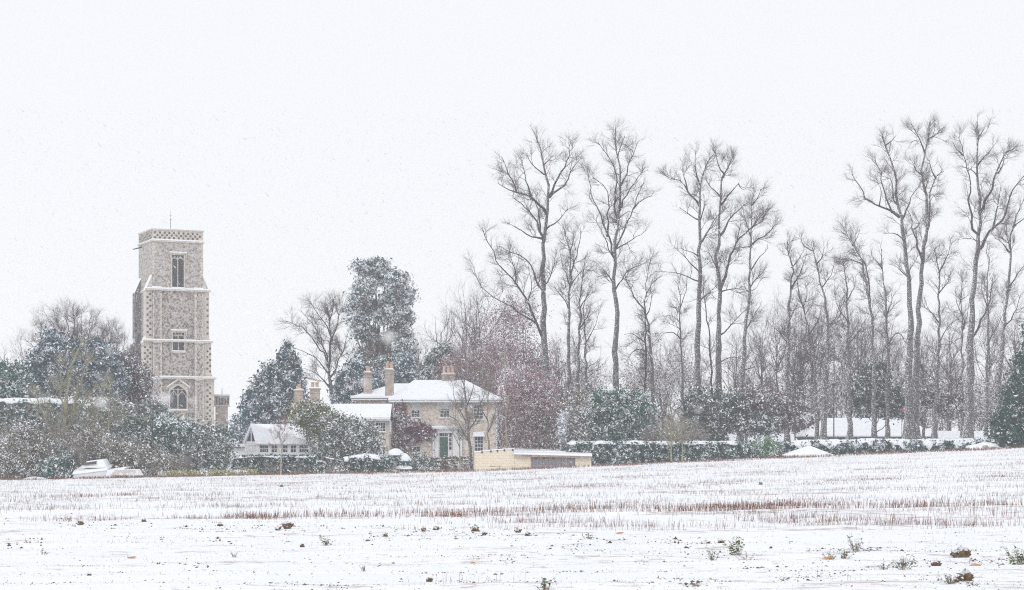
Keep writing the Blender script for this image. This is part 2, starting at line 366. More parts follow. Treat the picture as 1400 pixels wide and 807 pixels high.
def traced_tree(name, label, D, limbs, group=None, dens=1.0, twig='twig', bark='bark', limb='bark_limb', tw=1.0, cat='tree', base=None, low=0.35, L=(2.3, 1.25, 0.7), updraft=0.10):
    """limbs: [(r_start_px, r_end_px, [(px,py)...])], the first is the trunk, from its foot upward."""
    done = []; objs = []
    sc = D / F
    for li, (r0, r1, pl) in enumerate(limbs):
        pl = [tuple(map(float, p)) for p in pl]
        length = sum(math.dist(pl[i], pl[i + 1]) for i in range(len(pl) - 1)) * sc
        if li == 0:
            dy0, slope = 0.0, rng.uniform(-0.02, 0.02)
        else:
            best = min(((math.hypot(q[0] - pl[0][0], q[1] - pl[0][1]), q[2]) for dn in done for q in dn), key=lambda t: t[0])
            dy0, slope = best[1], rng.uniform(-0.45, 0.45)
            q = min((q for dn in done for q in dn), key=lambda q: math.hypot(q[0] - pl[0][0], q[1] - pl[0][1]))
            if math.hypot(q[0] - pl[0][0], q[1] - pl[0][1]) > .3: pl = [(q[0], q[1] + 1.5)] + pl
        K = max(6, min(26, int(length / 0.9) + 4))
        pp = resample(pl, K)
        if li == 0:
            bx = pp[0, 0]; X0 = wx(bx, D); zg = g1(X0, D)
            pp[0, 1] = HY - (zg - 0.15 - CZ) / sc
        fr = np.linspace(0, 1, K); dy = dy0 + slope * fr * length
        ff = np.linspace(0, K - 1, K * 8); done.append([(np.interp(f_, range(K), pp[:, 0]), np.interp(f_, range(K), pp[:, 1]), np.interp(f_, range(K), dy)) for f_ in ff])
        DD = D + dy
        P = np.stack([(pp[:, 0] - 700) / F * D, DD, CZ + (HY - pp[:, 1]) / F * D], 1)
        jit = rng.normal(size=(K, 3)) * 0.07 * min(1, length / 6); jit[0] = 0; P += jit
        rad = (r0 + (r1 * .62 - r0) * fr ** (0.72 if li == 0 else .6)) * sc
        if li == 0: rad[0] *= 1.35
        rad *= 1 + 0.05 * rng.normal(size=K)
        objs.append((P, rad))
    loc = np.array([objs[0][0][0, 0], D, g1(objs[0][0][0, 0], D)])
    t = thing(name, label, cat, loc, group=group)
    for li, (P, rad) in enumerate(objs):
        v, f = tubes((P - loc)[None], rad[None] * (1.08 if li == 0 else .92), 9 if li == 0 else 6)
        link('trunk' if li == 0 else 'branch', mesh('trunk' if li == 0 else 'branch', v, f, M[bark if li == 0 else limb], smooth=True), t)
    # twigs
    Ks = 12
    LP, LR, off = [], [], []
    for li, (P, rad) in enumerate(objs):
        s = np.linspace(low if li == 0 else 0.0, 1, Ks) * (len(P) - 1)
        a = np.minimum(s.astype(int), len(P) - 2); q = (s - a)[:, None]
        LP.append(P[a] * (1 - q) + P[a + 1] * q - loc); LR.append(rad[a] * (1 - q[:, 0]) + rad[a + 1] * q[:, 0])
    LP = np.stack(LP); LR = np.stack(LR)
    tot = np.linalg.norm(np.diff(LP, axis=1), axis=-1).sum()
    n1 = int(tot * 1.35 * dens)
    P1, R1 = grow(LP, LR, n1, L[0], 52, updraft, 6, 0.10, 1.0, 0.22, 0.5, 0.027 * tw, bias=0.85, tf=.85)
    P1b, R1b = grow(LP, LR, len(LP) * 2, L[0] * 0.75, 34, updraft, 6, 0.84, 1.0, 0.2, 0.8, 0.022 * tw)
    P1 = np.concatenate([P1, P1b]); R1 = np.concatenate([R1, R1b])
    P2, R2 = grow(P1, R1, int(len(P1) * 5.0), L[1] * .85, 38, updraft * 1.0, 4, 0.1, 1.0, 0.22, 0.65, 0.014 * tw)
    P3, R3 = grow(P2, R2, int(len(P2) * 9.0), L[2] * 1.15, 34, updraft*.8, 3, 0.15, 1.0, 0.2, 0.7, 0.0072 * tw, rend=0.5)
    v, f = join([tubes(P1, R1, 4), tubes(P2, R2, 3), tubes(P3, R3, 3)])
    link('crown', mesh('crown', v, f, M[twig]), t)
    return t

def proc_bare(name, label, X0, D, H, spread=0.35, n0=5, group=None, twig='twig', bark='bark', r=0.22, dens=1.0, mesh_only=None, cat='tree', fork=0.3, up=0.12, tw=1.0, lvl3=True, wide=1.0):
    """a bare tree grown by rule: trunk, limbs, twigs; returns the thing"""
    loc = np.array([X0, D, g1(X0, D) - 0.05])
    K = 10; tp = np.zeros((1, K, 3)); tp[0, :, 2] = np.linspace(0, H * 0.85, K); tp[0, 1:, :2] = np.cumsum(rng.normal(size=(K - 1, 2)) * H * 0.008, 0)
    tr = (r * np.linspace(1.1, 0.22, K))[None]
    P0, R0 = grow(tp, tr, n0, H * 0.5 * wide, 32 * wide, up * 0.9, 7, fork, 0.9, 0.16, 0.6, r * 0.6, rend=0.25)
    A = np.concatenate([P0[:, np.linspace(0, 7, 8).astype(int)], tp[:, np.linspace(0, K - 1, 8).astype(int)]]); B = np.concatenate([R0, tr[:, np.linspace(0, K - 1, 8).astype(int)]])
    P1, R1 = grow(A, B, int(n0 * 9 * dens), H * 0.17, 42, up, 5, 0.3, 1.0, 0.2, 0.6, 0.05 * tw)
    P2, R2 = grow(P1, R1, int(len(P1) * 5), H * 0.085, 38, up, 4, 0.2, 1.0, 0.22, 0.65, 0.028 * tw)
    ps = [tubes(P1, R1, 4), tubes(P2, R2, 3)]
    if lvl3:
        P3, R3 = grow(P2, R2, int(len(P2) * 3), H * 0.045, 34, up, 2, 0.25, 1.0, 0.2, 0.75, 0.017 * tw, rend=0.5); ps.append(tubes(P3, R3, 3))
    t = thing(name, label, cat, loc, group=group)
    v, f = join([tubes(tp, tr, 7), tubes(P0, R0, 5)]); link('trunk', mesh('trunk', v, f, M[bark], smooth=True), t)
    v, f = join(ps); link('crown', mesh('crown', v, f, M[twig]), t)
    return t

def thicket(name, label, D, blobs, n0, H, twig='twig_brown', cat='shrub', group=None, stem_r=0.03, dens=1.0, foli=None, depth=2.5):
    """many-stemmed bare shrub; blobs: list of (px, halfwidth_px, top_py)"""
    px0 = sum(b_[0] for b_ in blobs) / len(blobs); X0 = wx(px0, D)
    loc = np.array([X0, D, g1(X0, D) - 0.05]); S, SR = [], []
    for (px, hw, top) in blobs:
        h = wz(top, D) - g1(wx(px, D), D)
        for _ in range(n0):
            bx = wx(px + rng.normal() * hw * 0.35, D); by = D + rng.normal() * depth * 0.35; ex = wx(px + rng.uniform(-1, 1) * hw, D); ey = by + rng.normal() * depth * 0.5
            hh = h * rng.uniform(0.55, 0.95) * (1 - 0.35 * ((ex - wx(px, D)) / (wx(px + hw, D) - wx(px, D) + 1e-6)) ** 2)
            s = np.linspace(0, 1, 7)[:, None]
            a = np.array([bx, by, g1(bx, by) - 0.1]); c = np.array([ex, ey, g1(ex, ey) + hh]); mid = np.array([(bx * .7 + ex * .3), (by + ey) / 2, a[2] + hh * 0.55])
            q = (1 - s) ** 2 * a + 2 * s * (1 - s) * mid + s ** 2 * c + rng.normal(size=(7, 3)) * 0.05
            S.append(q - loc); SR.append(stem_r * np.linspace(1.2, 0.3, 7) * rng.uniform(0.7, 1.3))
    S = np.stack(S); SR = np.stack(SR)
    P1, R1 = grow(S, SR, int(len(S) * 7 * dens), H * 0.20, 55, 0.03, 5, 0.12, 1, 0.34, 0.7, 0.028, rend=0.5)
    P2, R2 = grow(P1, R1, int(len(P1) * 5), H * 0.09, 52, 0.02, 3, 0.15, 1, 0.34, 0.8, 0.013, rend=0.6)
    t = thing(name, label, cat, loc, group=group)
    v, f = tubes(S, SR, 5); link('stems', mesh('stems', v, f, M[twig], smooth=True), t, kind='stuff')
    v, f = join([tubes(P1, R1, 3), tubes(P2, R2, 3)]); link('crown', mesh('crown', v, f, M[twig]), t)
    return t

def leaves_at(c, size, sx=1.0, droop=0.0):
    n = len(c)
    a = norm(rng.normal(size=(n, 3)) + np.array([0, 0, droop])); b_ = norm(np.cross(a, rng.normal(size=(n, 3))))
    s = size * (0.6 + 0.8 * rng.random(n))[:, None]
    A = a * s * 0.85; B = b_ * s * 0.38 * sx; nn = np.cross(a, b_) * s * 0.15
    V = np.stack([c - A, c + B + nn, c + A, c - B + nn], 1).reshape(-1, 3)
    return V, np.arange(4 * n).reshape(n, 4)
def blob_points(blobs, n, D, depth=0.9, shell=0.55, clump=14, cr=0.32):
    """blobs in photo pixels (px,py,rx,ry[,dD]); clumps of leaves mostly near the surface"""
    w = np.array([b_[2] * abs(b_[3]) * (.5 if b_[3] < 0 else 1) + 22 * (b_[2] + abs(b_[3])) for b_ in blobs], float); w /= w.sum()
    m_ = max(4, n // clump); i = rng.choice(len(blobs), m_, p=w)
    B = np.array([list(b_) + [0] * (5 - len(b_)) for b_ in blobs], float)[i]
    u = norm(rng.normal(size=(m_, 3))); rad = shell + (1 - shell) * rng.random(m_) ** 0.6
    rad *= 1 + 0.10 * rng.normal(size=m_)
    u = u * rad[:, None]
    sc = D / F
    rx, ry = B[:, 2] * sc, B[:, 3] * sc; rd = np.minimum(rx, ry * 1.5) * depth
    cone = ry < 0                      # a spire: apex at (px, py), rx = half width of its foot, |ry| = height, boughs pointing up and out
    t_ = rng.random(m_) ** .62; az = rng.uniform(0, 2 * math.pi, m_)
    rr_ = t_ ** .85 * (.35 + .65 * rng.random(m_) ** .5) * (1 + .22 * np.sin(az * 3 + B[:, 0]) * t_)
    ux = np.where(cone, np.cos(az) * rr_, u[:, 0]); uy = np.where(cone, np.sin(az) * rr_, u[:, 1]); uz = np.where(cone, t_, u[:, 2])
    rd = np.where(cone, rx, rd)
    C = np.stack([(B[:, 0] - 700) * sc + ux * rx, D + B[:, 4] + uy * rd, CZ + (HY - B[:, 1]) * sc + uz * ry], 1)
    k = clump
    Q = (C[:, None, :] + rng.normal(size=(m_, k, 3)) * cr * np.array([1, 1, 0.7]) * (0.6 + 0.8 * rng.random((m_, 1, 1)))).reshape(-1, 3)
    return Q
def evergreen(name, label, D, blobs, n, mat, size=0.24, trunk=None, cat='shrub', group=None, depth=0.9, shell=0.5, clump=14, cr=0.3, trunk_mat='bark', droop=0.0, limbs=6, tr=0.16, foot=None, lsx=1.0):
    blobs = [tuple(b_) for b_ in blobs]
    px0 = foot if foot is not None else sum(b_[0] * b_[2] for b_ in blobs) / sum(b_[2] for b_ in blobs)
    X0 = wx(px0, D); loc = np.array([X0, D, g1(X0, D)])
    t = thing(name, label, cat, loc, group=group)
    n = int(n * 1.9); size *= .74
    Q = blob_points(blobs, n, D, depth, shell, clump, cr * 1.15)
    gz_ = gz(Q[:, 0], Q[:, 1]); Q[:, 2] = np.maximum(Q[:, 2], gz_ + 0.05 + 0.3 * rng.random(len(Q)))
    V, Fq = leaves_at(Q - loc, size, lsx, droop)
    link('crown', mesh('crown', V, Fq, M[mat]), t)
    # trunk with limbs reaching into each blob
    top = min(b_[1] - max(b_[3], -10) * 0.6 for b_ in blobs); h = wz(top, D) - loc[2]
    K = 8; P = np.zeros((1, K, 3)); P[0, :, 2] = np.linspace(-0.15, max(0.6, h * 0.85), K)
    tb = min(blobs, key=lambda b_: b_[1]); P[0, :, 0] = (wx(tb[0], D) - X0) * np.linspace(0, 1, K) ** 1.5
    Rr = (tr * np.linspace(1.2, 0.15, K))[None]
    parts = [tubes(P, Rr, 7)]
    for b_ in blobs[:limbs * 3]:
        e = np.array([wx(b_[0], D) - X0, (b_[4] if len(b_) > 4 else 0), wz(b_[1] + (0 if b_[3] > 0 else -b_[3] * .25), D) - loc[2]])
        j = int(np.clip((e[2] / max(h, .1)) * K * 0.5, 0, K - 2)); s = P[0, j]; q = np.linspace(0, 1, 6)[:, None]
        L_ = s * (1 - q) + e * q; L_[:, 2] -= (np.sin(q[:, 0] * math.pi) * 0.15 * np.linalg.norm(e - s)); L_[1:-1] += rng.normal(size=(4, 3)) * 0.08
        parts.append(tubes(L_[None], (tr * 0.4 * np.linspace(1, 0.25, 6))[None], 5))
    v, f = join(parts); link('trunk', mesh('trunk', v, f, M[trunk_mat], smooth=True), t)
    return t

def hedge(name, label, D, x0, x1, tops, depth=1.4, mat='hedge', n=9000, size=0.16, snow=0.25, droop=0.15, cat='hedge', group=None, snow_kind=True, bottom=None):
    """tops: [(px, py)] profile of the top, interpolated"""
    loc = np.array([wx((x0 + x1) / 2, D), D, g1(wx((x0 + x1) / 2, D), D)])
    t = thing(name, label, cat, loc, group=group)
    tp = np.array(tops, float)
    def top(X): return wz(np.interp(X / D * F + 700, tp[:, 0], tp[:, 1]), D) 
    XA, XB = wx(x0, D), wx(x1, D)
    # core
    nx = max(6, int((XB - XA) / 0.5)); xs = np.linspace(XA, XB, nx)
    prof = []
    for k, x in enumerate(xs):
        zt = float(top(x)) - 0.12 + 0.05 * rng.normal(); zb = g1(x, D) - 0.1; e = 0.25 if k in (0, nx - 1) else 0
        d = depth / 2 - 0.12 - e; prof.append([(x, D - d, zb), (x, D - d - .03 * rng.random(), zb + (zt - zb) * .6), (x, D - d + 0.2, zt), (x, D + d - 0.2, zt), (x, D + d, zb + (zt - zb) * .6), (x, D + d, zb)])
    P = np.array(prof) - loc
    I = np.arange(nx * 6).reshape(nx, 6); q = np.stack([I[:-1, :-1], I[1:, :-1], I[1:, 1:], I[:-1, 1:]], -1).reshape(-1, 4)
    ends = [I[0, [0, 1, 2, 3]], I[0, [0, 3, 4, 5]], I[-1, [3, 2, 1, 0]], I[-1, [5, 4, 3, 0]]]
    link('core', mesh('core', P.reshape(-1, 3), np.concatenate([q, np.array(ends)]), M['twig_brown']), t)
    # leaves on front, top and ends
    m_ = n; X = XA + (XB - XA) * rng.random(m_); zb = gz(X, D); zt = top(X)
    side = rng.random(m_); y = np.where(side < 0.55, -depth / 2, np.where(side < 0.8, rng.uniform(-depth / 2, depth / 2, m_), depth / 2))
    z = np.where((side >= 0.55) & (side < 0.8), zt, zb + (zt - zb) * rng.random(m_))
    lump = 0.10 * np.sin(X * 2.3) + 0.08 * np.sin(X * 5.1 + z * 4)
    Q = np.stack([X, D + y + rng.normal(size=m_) * 0.10 + lump * np.sign(y), z + rng.normal(size=m_) * 0.07], 1)
    Q[:, 2] = np.maximum(Q[:, 2], zb + 0.02)
    V, Fq = leaves_at(Q - loc, size); link('foliage', mesh('foliage', V, Fq, M[mat]), t)
    if snow:
        nx = max(12, int((XB - XA) / 0.22)); xs = np.linspace(XA - 0.05, XB + 0.05, nx); nj = 7; prof = []
        ph = rng.random() * 9
        for k, x in enumerate(xs):
            zt = float(top(x)); e = 0.02 + 0.98 * min(1, min(k, nx - 1 - k) / 2.0)
            wv = 0.5 + 0.5 * math.sin(x * 1.7 + ph) * math.sin(x * .63 + 2 * ph); th = snow * (0.65 + 0.5 * wv + 0.25 * rng.random()) * e
            dr = droop * (0.4 + 0.9 * rng.random() + 0.5 * math.sin(x * 3.1 + ph)) * e
            hd = (depth / 2 + 0.10) 
            a = [(-hd - .04, -dr), (-hd - .05, 0.02 * e), (-hd * 0.7, th * .8), (0, th), (hd * 0.7, th * .8), (hd + .05, 0.02 * e), (hd, -dr)]
            prof.append([(x, D + yy, zt + zz - 0.02) for yy, zz in a])
        P = np.array(prof) - loc; I = np.arange(nx * nj).reshape(nx, nj); I2 = np.concatenate([I, I[:, :1]], 1)
        q = np.stack([I2[:-1, :-1], I2[1:, :-1], I2[1:, 1:], I2[:-1, 1:]], -1).reshape(-1, 4)
        link('snow_cap', mesh('snow_cap', P.reshape(-1, 3), q, M['snow'], smooth=True), t)
    return t

# ------------------------------------------------------------------ wall and window builders
def wall(x0, x1, z0, z1, y, holes, rev=0.16, mb=None):
    """front sheet at y (facing -Y) with real openings and reveals"""
    mb = mb or MB()
    xs = sorted({x0, x1, *[h[0] for h in holes], *[h[1] for h in holes]}); zs = sorted({z0, z1, *[h[2] for h in holes], *[h[3] for h in holes]})
    for a, b_ in zip(xs[:-1], xs[1:]):
        for c, d in zip(zs[:-1], zs[1:]):
            mx_, mz = (a + b_) / 2, (c + d) / 2
            if any(h[0] < mx_ < h[1] and h[2] < mz < h[3] for h in holes): continue
            mb.poly([(a, y, c), (b_, y, c), (b_, y, d), (a, y, d)])
    for a, b_, c, d in holes:
        q = y + rev
        mb.poly([(a, y, c), (a, y, d), (a, q, d), (a, q, c)]); mb.poly([(b_, y, c), (b_, q, c), (b_, q, d), (b_, y, d)])
        mb.poly([(a, y, d), (b_, y, d), (b_, q, d), (a, q, d)]); mb.poly([(a, y, c), (a, q, c), (b_, q, c), (b_, y, c)])
    return mb
def window(t, a, b_, c, d, y, nx, nz, fr=0.07, gb=0.035, rev=0.16, frame='white', sill=True, snow=True, rail=True, blind=0.0, label=None):
    w = MB(); yo = y + rev - 0.07
    w.box(a, a + fr, yo, yo + .06, c, d); w.box(b_ - fr, b_, yo, yo + .06, c, d)
    w.box(a + fr, b_ - fr, yo, yo + .06, c, c + fr); w.box(a + fr, b_ - fr, yo, yo + .06, d - fr, d)
    ia, ib, ic, id_ = a + fr, b_ - fr, c + fr, d - fr
    for k in range(1, nx):
        x = ia + (ib - ia) * k / nx; w.box(x - gb / 2, x + gb / 2, yo + .012, yo + .05, ic, id_)
    for k in range(1, nz):
        z = ic + (id_ - ic) * k / nz; g_ = gb * (1.8 if rail and k * 2 == nz else 1)
        w.box(ia, ib, yo + .008, yo + .052, z - g_ / 2, z + g_ / 2)
    f = w.build('window', M[frame], t, label=label)
    pm = MB().box(0, (ib - ia) / nx, 0, .008, 0, (id_ - ic) / nz); me = None
    for i in range(nx):
        for j in range(nz):
            if me is None:
                p = pm.build('pane', M['glass'], f); me = p.data
            else: p = link('pane', me, f)
            p.location = (ia + (ib - ia) * i / nx, yo + .03, ic + (id_ - ic) * j / nz)
    if blind: MB().box(ia - .03, ib + .03, yo - .014, yo - .004, id_ - (id_ - ic) * blind, id_).build('blind', M['blind'], f)
    if sill:
        MB().box(a - .08, b_ + .08, y - .09, y + rev - .01, c - .09, c - .003).build('sill', M['limestone'], f)
        if snow: MB().hexa([(a - .06, y - .08, c), (b_ + .06, y - .08, c), (b_ + .06, y + .08, c), (a - .06, y + .08, c)], [(a, y - .05, c + .09), (b_, y - .05, c + .08), (b_, y + .08, c + .1), (a, y + .08, c + .11)]).build('sill_snow', M['snow'], f)
    return f
def hip_roof(t, x0, x1, y0, y1, ze, rx0, rx1, ry, zr, th=0.16, name='roof'):
    """snow covered hipped roof: slate body and snow blanket"""
    def sh(d, n, m_, ex):
        a = [(x0 - ex, y0 - ex, ze + d), (x1 + ex, y0 - ex, ze + d), (x1 + ex, y1 + ex, ze + d), (x0 - ex, y1 + ex, ze + d)]
        b_ = [(rx0, ry, zr + d), (rx1, ry, zr + d)]
        q = MB(); lo = [(p[0], p[1], p[2] - (0.10 if n == 'roof' else th * .8)) for p in a]
        q.poly([a[0], a[1], b_[1], b_[0]]); q.poly([a[1], a[2], b_[1]]); q.poly([a[2], a[3], b_[0], b_[1]]); q.poly([a[3], a[0], b_[0]])
        for i in range(4): q.poly([lo[i], lo[(i + 1) % 4], a[(i + 1) % 4], a[i]])
        q.poly(lo[::-1]); return q
    r = sh(0, 'roof', None, 0).build(name, M['darkflint'], t)
    s = sh(th, 'snow', None, 0.02); so_ = s.build('snow', M['snow'], r)
    return r
def gable_roof(t, x0, x1, y0, y1, ze, zr, th=0.15, axis='x', name='roof'):
    ym, xm = (y0 + y1) / 2, (x0 + x1) / 2
    out = []
    for d0, d1, mt, ex in ((-0.12, 0, 'darkflint', 0), (0.003, th, 'snow', -0.02)):
        q = MB()
        if axis == 'x':
            for yy, s in ((y0 - ex, 1), (y1 + ex, -1)):
                q.hexa([(x0, yy, ze + d0), (x1, yy, ze + d0), (x1, ym, zr + d0), (x0, ym, zr + d0)][::s], [(x0, yy, ze + d1), (x1, yy, ze + d1), (x1, ym, zr + d1), (x0, ym, zr + d1)][::s])
        else:
            for xx, s in ((x0 - ex, -1), (x1 + ex, 1)):
                q.hexa([(xx, y0, ze + d0), (xx, y1, ze + d0), (xm, y1, zr + d0), (xm, y0, zr + d0)][::s], [(xx, y0, ze + d1), (xx, y1, ze + d1), (xm, y1, zr + d1), (xm, y0, zr + d1)][::s])
        out.append(q.build(name if mt != 'snow' else 'snow', M[mt], t if mt != 'snow' else out[0]))
    return out[0]
def chimney(t, x0, x1, y0, y1, z0, z1, pots, pr=0.13, ph=0.55, snow=True):
    c = MB().box(x0, x1, y0, y1, z0, z1).box(x0 - .05, x1 + .05, y0 - .05, y1 + .05, z1 - .35, z1 - .25).box(x0 - .09, x1 + .09, y0 - .09, y1 + .09, z1, z1 + .12).build('chimney', M['chimney'], t)
    if snow: MB().hexa([(x0 - .08, y0 - .08, z1 + .122), (x1 + .08, y0 - .08, z1 + .122), (x1 + .08, y1 + .08, z1 + .122), (x0 - .08, y1 + .08, z1 + .122)], [(x0 + .1, y0 + .1, z1 + .2), (x1 - .1, y0 + .1, z1 + .22), (x1 - .1, y1 - .1, z1 + .2), (x0 + .1, y1 - .1, z1 + .22)]).build('snow', M['snow'], c)
    for k in range(pots):
        x = x0 + (x1 - x0) * (k + .5) / pots; y = (y0 + y1) / 2; q = MB()
        q.bar((x, y, z1 + .12), (x, y, z1 + .12 + ph), pr, pr * .82, 10); q.bar((x, y, z1 + .02 + ph), (x, y, z1 + .14 + ph), pr * 1.05, pr * 1.05, 10)
        q.build('chimney_pot', M['pot'], c)
    return c
def placed(name, label, cat, x, y, z, rz=0, group=None): return thing(name, label, cat, (x, y, z), rz, group)

# ------------------------------------------------------------------ church tower (local frame: front faces -y)
TD = 255.0
def tz(py): return wz(py, TD)
tw_z = g1(-43, 258)
tower = thing('church_tower', 'tall flint church tower with chequered parapet and snowy string courses', 'church tower', (-43.0, 258.0, 0), R(25))
h = 3.25; GZ = tw_z - 0.3
z_top, z_par, z3, z2, z1_ = tz(316), tz(330.5), tz(397), tz(467), tz(517)
bel = (-.72, .78, tz(393.5), tz(349)); mid = (-.62, .82, tz(480), tz(455)); low = (-1.0, 1.12, tz(560), tz(527))
mb = wall(-h, h, GZ, z3, -h, [mid, low], 0.35)
mb.poly([(-h, h, GZ), (-h, -h, GZ), (-h, -h, z3), (-h, h, z3)]); mb.poly([(h, -h, GZ), (h, h, GZ), (h, h, z3), (h, -h, z3)]); mb.poly([(h, h, GZ), (-h, h, GZ), (-h, h, z3), (h, h, z3)])
mb.build('wall', M['flint'], tower)
mb = wall(-h, h, z3, z_top, -h, [bel], 0.35)
mb.poly([(-h, h, z3), (-h, -h, z3), (-h, -h, z_top), (-h, h, z_top)]); mb.poly([(h, -h, z3), (h, h, z3), (h, h, z_top), (h, -h, z_top)]); mb.poly([(h, h, z3), (-h, h, z3), (-h, h, z_top), (h, h, z_top)])
mb.poly([(-h, -h, z_top - .9), (h, -h, z_top - .9), (h, h, z_top - .9), (-h, h, z_top - .9)])
mb.build('belfry_wall', M['flint_top'], tower)
for zc, e, th, ps, pf in ((z_par, .13, .2, 0, 0), (z3, .12, .22, .78, .2), (z2, .12, .2, 1.05, .3), (z1_, .12, .2, 1.45, .42)):
    X_, Y_ = h + ps + e, h + pf + e
    c = MB().box(-X_, X_, -Y_, -h - .003, zc - th / 2, zc + th / 2).box(-h - e, h + e, h + .003, Y_, zc - th / 2, zc + th / 2)
    c.box(-h - e, -h - .003, -h - .002, h + .002, zc - th / 2, zc + th / 2).box(h + .003, h + e, -h - .002, h + .002, zc - th / 2, zc + th / 2)
    c = c.build('string_course', M['limestone'], tower)
    zs = zc + th / 2 + .004
    MB().hexa([(-X_ + .02, -Y_ + .02, zs), (X_ - .02, -Y_ + .02, zs), (X_ - .02, -h - .006, zs), (-X_ + .02, -h - .006, zs)], [(-X_ + .1, -Y_ + .06, zs + .10), (X_ - .1, -Y_ + .06, zs + .09), (X_ - .1, -h - .006, zs + .2), (-X_ + .1, -h - .006, zs + .2)]).build('snow', M['snow'], c)
    MB().hexa([(-h - e + .02, -h - .002, zs), (-h - .006, -h - .002, zs), (-h - .006, h, zs), (-h - e + .02, h, zs)], [(-h - e + .05, -h, zs + .07), (-h - .006, -h, zs + .12), (-h - .006, h, zs + .1), (-h - e + .05, h, zs + .08)]).build('snow', M['snow'], c)
cop = MB()
for a in ((-h - .1, h + .1, -h - .1, -h + .35), (-h - .1, h + .1, h - .35, h + .1)): cop.box(*a, z_top, z_top + .18)
for a in ((-h - .1, -h + .35, -h + .352, h - .352), (h - .35, h + .1, -h + .352, h - .352)): cop.box(*a, z_top + .001, z_top + .181)
cop = cop.build('coping', M['limestone'], tower)
s = MB()
for a in ((-h - .06, h + .06, -h - .06, -h + .3), (-h - .06, h + .06, h - .3, h + .06)): s.box(*a, z_top + .183, z_top + .27)
for a in ((-h - .06, -h + .3, -h + .302, h - .302), (h - .3, h + .06, -h + .302, h - .302)): s.box(*a, z_top + .184, z_top + .265)
s.build('snow', M['snow'], cop)
# parapet: pale stone with chequered flint panels, each a piece
pf = MB().box(-h + .02, h - .02, -h - .03, -h - .003, z_par + .15, z_top - .02).build('parapet', M['limestone'], tower)
cell = (2 * h - .5) / 20; zc0 = z_par + .30; chh = (z_top - .1 - zc0) / 3
pm = MB().box(0, cell * .8, 0, .02, 0, chh * .8); me = None
for r_ in range(3):
    for k in range(20):
        if (k + r_) % 2: continue
        if me is None: p = pm.build('flint_panel', M['darkflint'], pf); me = p.data
        else: p = link('flint_panel', me, pf)
        p.location = (-h + .25 + k * cell, -h - .051, zc0 + r_ * chh)
# side of the parapet, joined
q = MB()
for r_ in range(3):
    for k in range(20):
        if (k + r_) % 2 == 0: q.box(-h - .02, -h - .004, -h + .25 + k * cell, -h + .25 + k * cell + cell * .7, zc0 + r_ * chh, zc0 + r_ * chh + chh * .7)
q.build('side_flint_panels', M['darkflint'], tower, kind='stuff')
# buttresses
def buttress(sx, sy, side):
    pr_ = (1.45, 1.05, .78) if side else (.42, .30, .20)
    prof = [(0, GZ), (pr_[0], GZ), (pr_[0], z1_ - .2), (pr_[1], z1_ + (.55 if side else .1)), (pr_[1], z2 - .2), (pr_[2], z2 + (.45 if side else .1)), (pr_[2], z3 - .1), (0, z3 + (1.75 if side else .35))]
    w0 = 1.15; q = MB()
    def P(p, w, z):
        if side: return (sx * (h + .012 + p), sy * (h - .02 - w), z)
        return (sx * (h - .02 - w), sy * (h + .012 + p), z)
    A = [P(p, 0, z) for p, z in prof]; B = [P(p, w0, z) for p, z in prof]
    q.poly(A); q.poly(B[::-1])
    for i in range(len(A)): j = (i + 1) % len(A); q.poly([A[j], A[i], B[i], B[j]])
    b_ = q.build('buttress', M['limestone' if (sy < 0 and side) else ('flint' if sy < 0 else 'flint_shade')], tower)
    for (p0, z0), (p1, z1) in ((prof[2], prof[3]), (prof[4], prof[5]), (prof[6], prof[7])):
        MB().hexa([P(p0 + .03, -.04, z0 + .004), P(p0 + .03, w0 + .04, z0 + .004), P(p1, w0 + .04, z1 + .004), P(p1, -.04, z1 + .004)], [P(p0 + .03, 0, z0 + .09), P(p0 + .03, w0, z0 + .09), P(p1, w0, z1 + .08), P(p1, 0, z1 + .08)]).build('snow', M['snow'], b_)
    if sy < 0 and not side:      # pale quoins up both edges of the flint face
        f = MB()
        for za, zb, pr in [(GZ + 2, z1_ - .3, pr_[0]), (z1_ + .2, z2 - .3, pr_[1]), (z2 + .2, z3 - .2, pr_[2])]:
            for r_ in range(int((zb - za) / .36)):
                w_ = .30 if r_ % 2 else .2
                for e0, e1 in ((0, w_ * .6), (w0 - w_, w0)):
                    a = P(pr, e0, za + r_ * .36); c = P(pr + .014, e1, za + r_ * .36 + .33); f.box(*sorted((a[0], c[0])), *sorted((a[1], c[1])), a[2], c[2])
        f.build('quoin_blocks', M['limestone'], b_, kind='stuff')
    if sy < 0 and side:      # knapped flint chequers set in the pale faces
        f = MB(); ez = .013
        zr0 = [(GZ + 2, z1_ - .35, 1.45), (z1_ + .75, z2 - .35, 1.05), (z2 + .6, z3 - .35, .78)]; 
        for za, zb, pr in zr0:
            nrow = int((zb - za) / .36)
            for r_ in range(nrow):
                nk = 2 if pr < 1 else 3
                for k in range(nk):
                    if (k + r_) % 2 or (sx > 0 and k == 0): continue
                    p_ = .10 + k * .34
                    a = P(p_, 0, za + r_ * .36); c = P(p_ + .24, -ez, za + r_ * .36 + .26)
                    f.box(*sorted((a[0], c[0])), *sorted((a[1], c[1])), a[2], c[2])
        f.build('flint_chequer', M['darkflint'], b_, kind='stuff')
for sx in (-1, 1):
    for sy in (-1, 1):
        for side in (0, 1): buttress(sx, sy, side)
